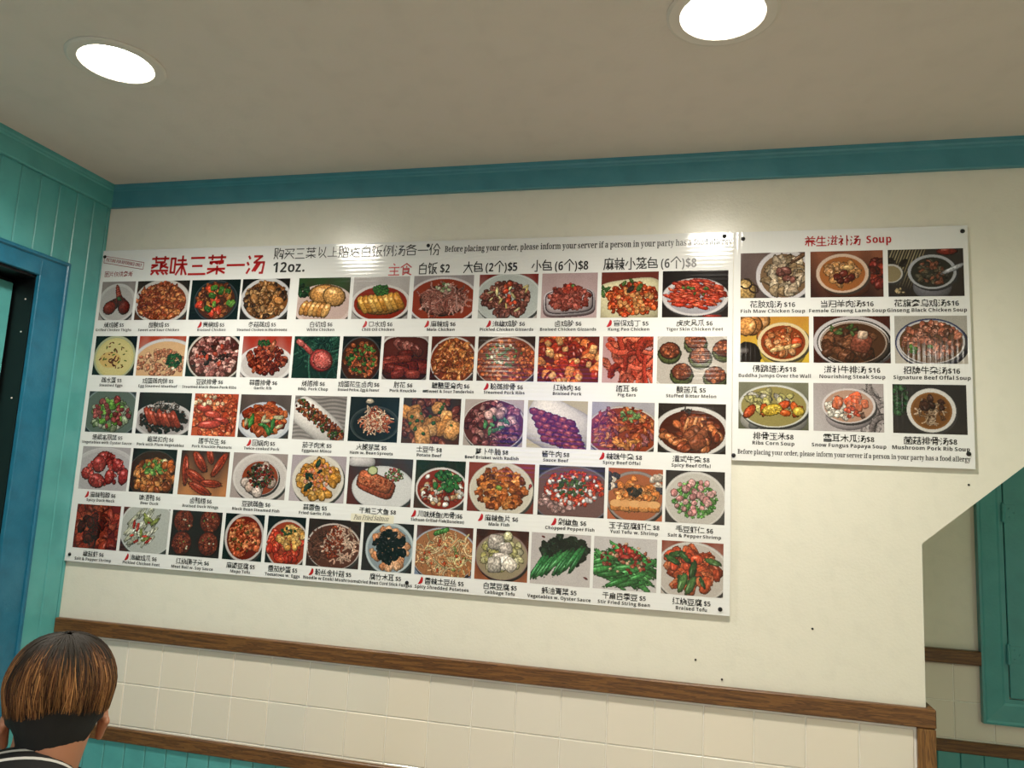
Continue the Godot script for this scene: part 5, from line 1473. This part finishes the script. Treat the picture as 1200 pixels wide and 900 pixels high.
func build_hair(o: Node, H: Vector3) -> void:
	var hm := mat("hair", Color.WHITE, 0.62, 0.3)
	hm.vertex_color_use_as_albedo = true
	var st := begin()
	var rows := []
	var cols := []
	for j in 25:
		var line := []
		var cl := []
		for i in 72:
			line.append(cap_point(H, -TAU * i / 72.0, maxf(j / 24.0, 0.004), -0.004))
			cl.append(Color(0.012, 0.008, 0.006))
		rows.append(line)
		cols.append(cl)
	var under := []
	var uc := []
	for i in 72:
		under.append(H + Vector3(cos(-TAU * i / 72.0) * 0.06, 0.03, sin(-TAU * i / 72.0) * 0.075))
		uc.append(Color(0.012, 0.008, 0.006))
	rows.append(under)
	cols.append(uc)
	grid(st, rows, true, cols)
	# locks
	var dyed := [Color(0.15, 0.064, 0.022), Color(0.21, 0.095, 0.033), Color(0.095, 0.038, 0.014), Color(0.28, 0.135, 0.050), Color(0.05, 0.02, 0.008)]
	for n in 2600:
		var a := rng.randf() * TAU
		var clump := sin(a * 9.0 + 1.3) * 0.5 + sin(a * 23.0) * 0.3
		var t0 := rng.randf_range(0.02, 0.55)
		var t1 := rng.randf_range(0.86, 1.06)
		var root := rng.randf_range(0.34, 0.74) + 0.10 * sin(a * 5.0 + 0.7)
		var lift := rng.randf_range(-0.003, 0.0035) + 0.0015 * clump
		var sway := rng.randf_range(-0.10, 0.10)
		var w := rng.randf_range(0.0007, 0.0017)
		var tint: Color = dyed[rng.randi() % 5] * rng.randf_range(0.55, 1.1) * (1.0 + 0.7 * clump)
		var pts := []
		var tone := []
		for s in 9:
			var f := s / 8.0
			var t := lerpf(t0, t1, f)
			var aa := a + sway * f * f + 0.02 * sin(f * 7.0 + n)
			var p := cap_point(H, aa, minf(t, 1.0), lift * sin(f * PI * 0.8 + 0.3))
			if t > 1.0: p.y -= (t - 1.0) * 0.14
			pts.append(p)
			tone.append(Color(0.012, 0.008, 0.006).lerp(tint, smoothstep(root - 0.12, root + 0.18, t)))
		lock(st, pts, w, tone, H)
	tag(commit("hair", st, hm, o), "brown dyed bowl-cut hair with dark roots")
	# shorn part below the bowl
	st = begin()
	var rr := []
	for j in 15:
		var f := j / 14.0
		var line := []
		for i in 49:
			var a := lerpf(-0.30, PI + 0.30, i / 48.0)          # round the back from side to side
			var back := maxf(0.0, sin(a))
			var low := lerpf(0.012, -0.048, smoothstep(0.5, 0.85, back))
			var y := lerpf(0.075, low, f)
			var rx := 0.0815 - 0.018 * smoothstep(0.0, 1.0, (0.05 - y) / 0.11)
			var rz := 0.0915 - 0.013 * smoothstep(0.0, 1.0, (0.05 - y) / 0.11)
			line.append(H + Vector3(cos(a) * rx - 0.5 * maxf(0.0, -0.008 - y), y, sin(a) * rz + 0.003) + Vector3(rng.randf_range(-.0004, .0004), 0, rng.randf_range(-.0004, .0004)))
		rr.append(line)
	grid(st, rr, false)
	tag(commit("shorn_hair", st, mat("shorn_black", Color(0.035, 0.03, 0.03), 0.85), o), "short black hair below the bowl cut")

func lock(st: SurfaceTool, pts: Array, w: float, tone: Array, H: Vector3) -> void:
	var prev := []
	for s in pts.size():
		var p: Vector3 = pts[s]
		var d: Vector3 = (pts[mini(s + 1, pts.size() - 1)] - pts[maxi(s - 1, 0)]).normalized()
		var out := (p - H - Vector3(0, 0.03, 0)).normalized()
		var side := d.cross(out).normalized()
		var k := w * (1.0 - 0.75 * pow(s / 8.0, 3.0))
		var ring := [[p + side * k, (side + out * 0.5).normalized()], [p + out * k * 0.9, out], [p - side * k, (out * 0.5 - side).normalized()]]
		if s:
			for e in 2:
				for q in [[1, e], [0, e + 1], [0, e], [1, e], [1, e + 1], [0, e + 1]]:
					var from: Array = prev if q[0] == 1 else ring
					st.set_color(tone[s - q[0]])
					st.set_normal(from[q[1]][1])
					st.add_vertex(from[q[1]][0])
		prev = ring
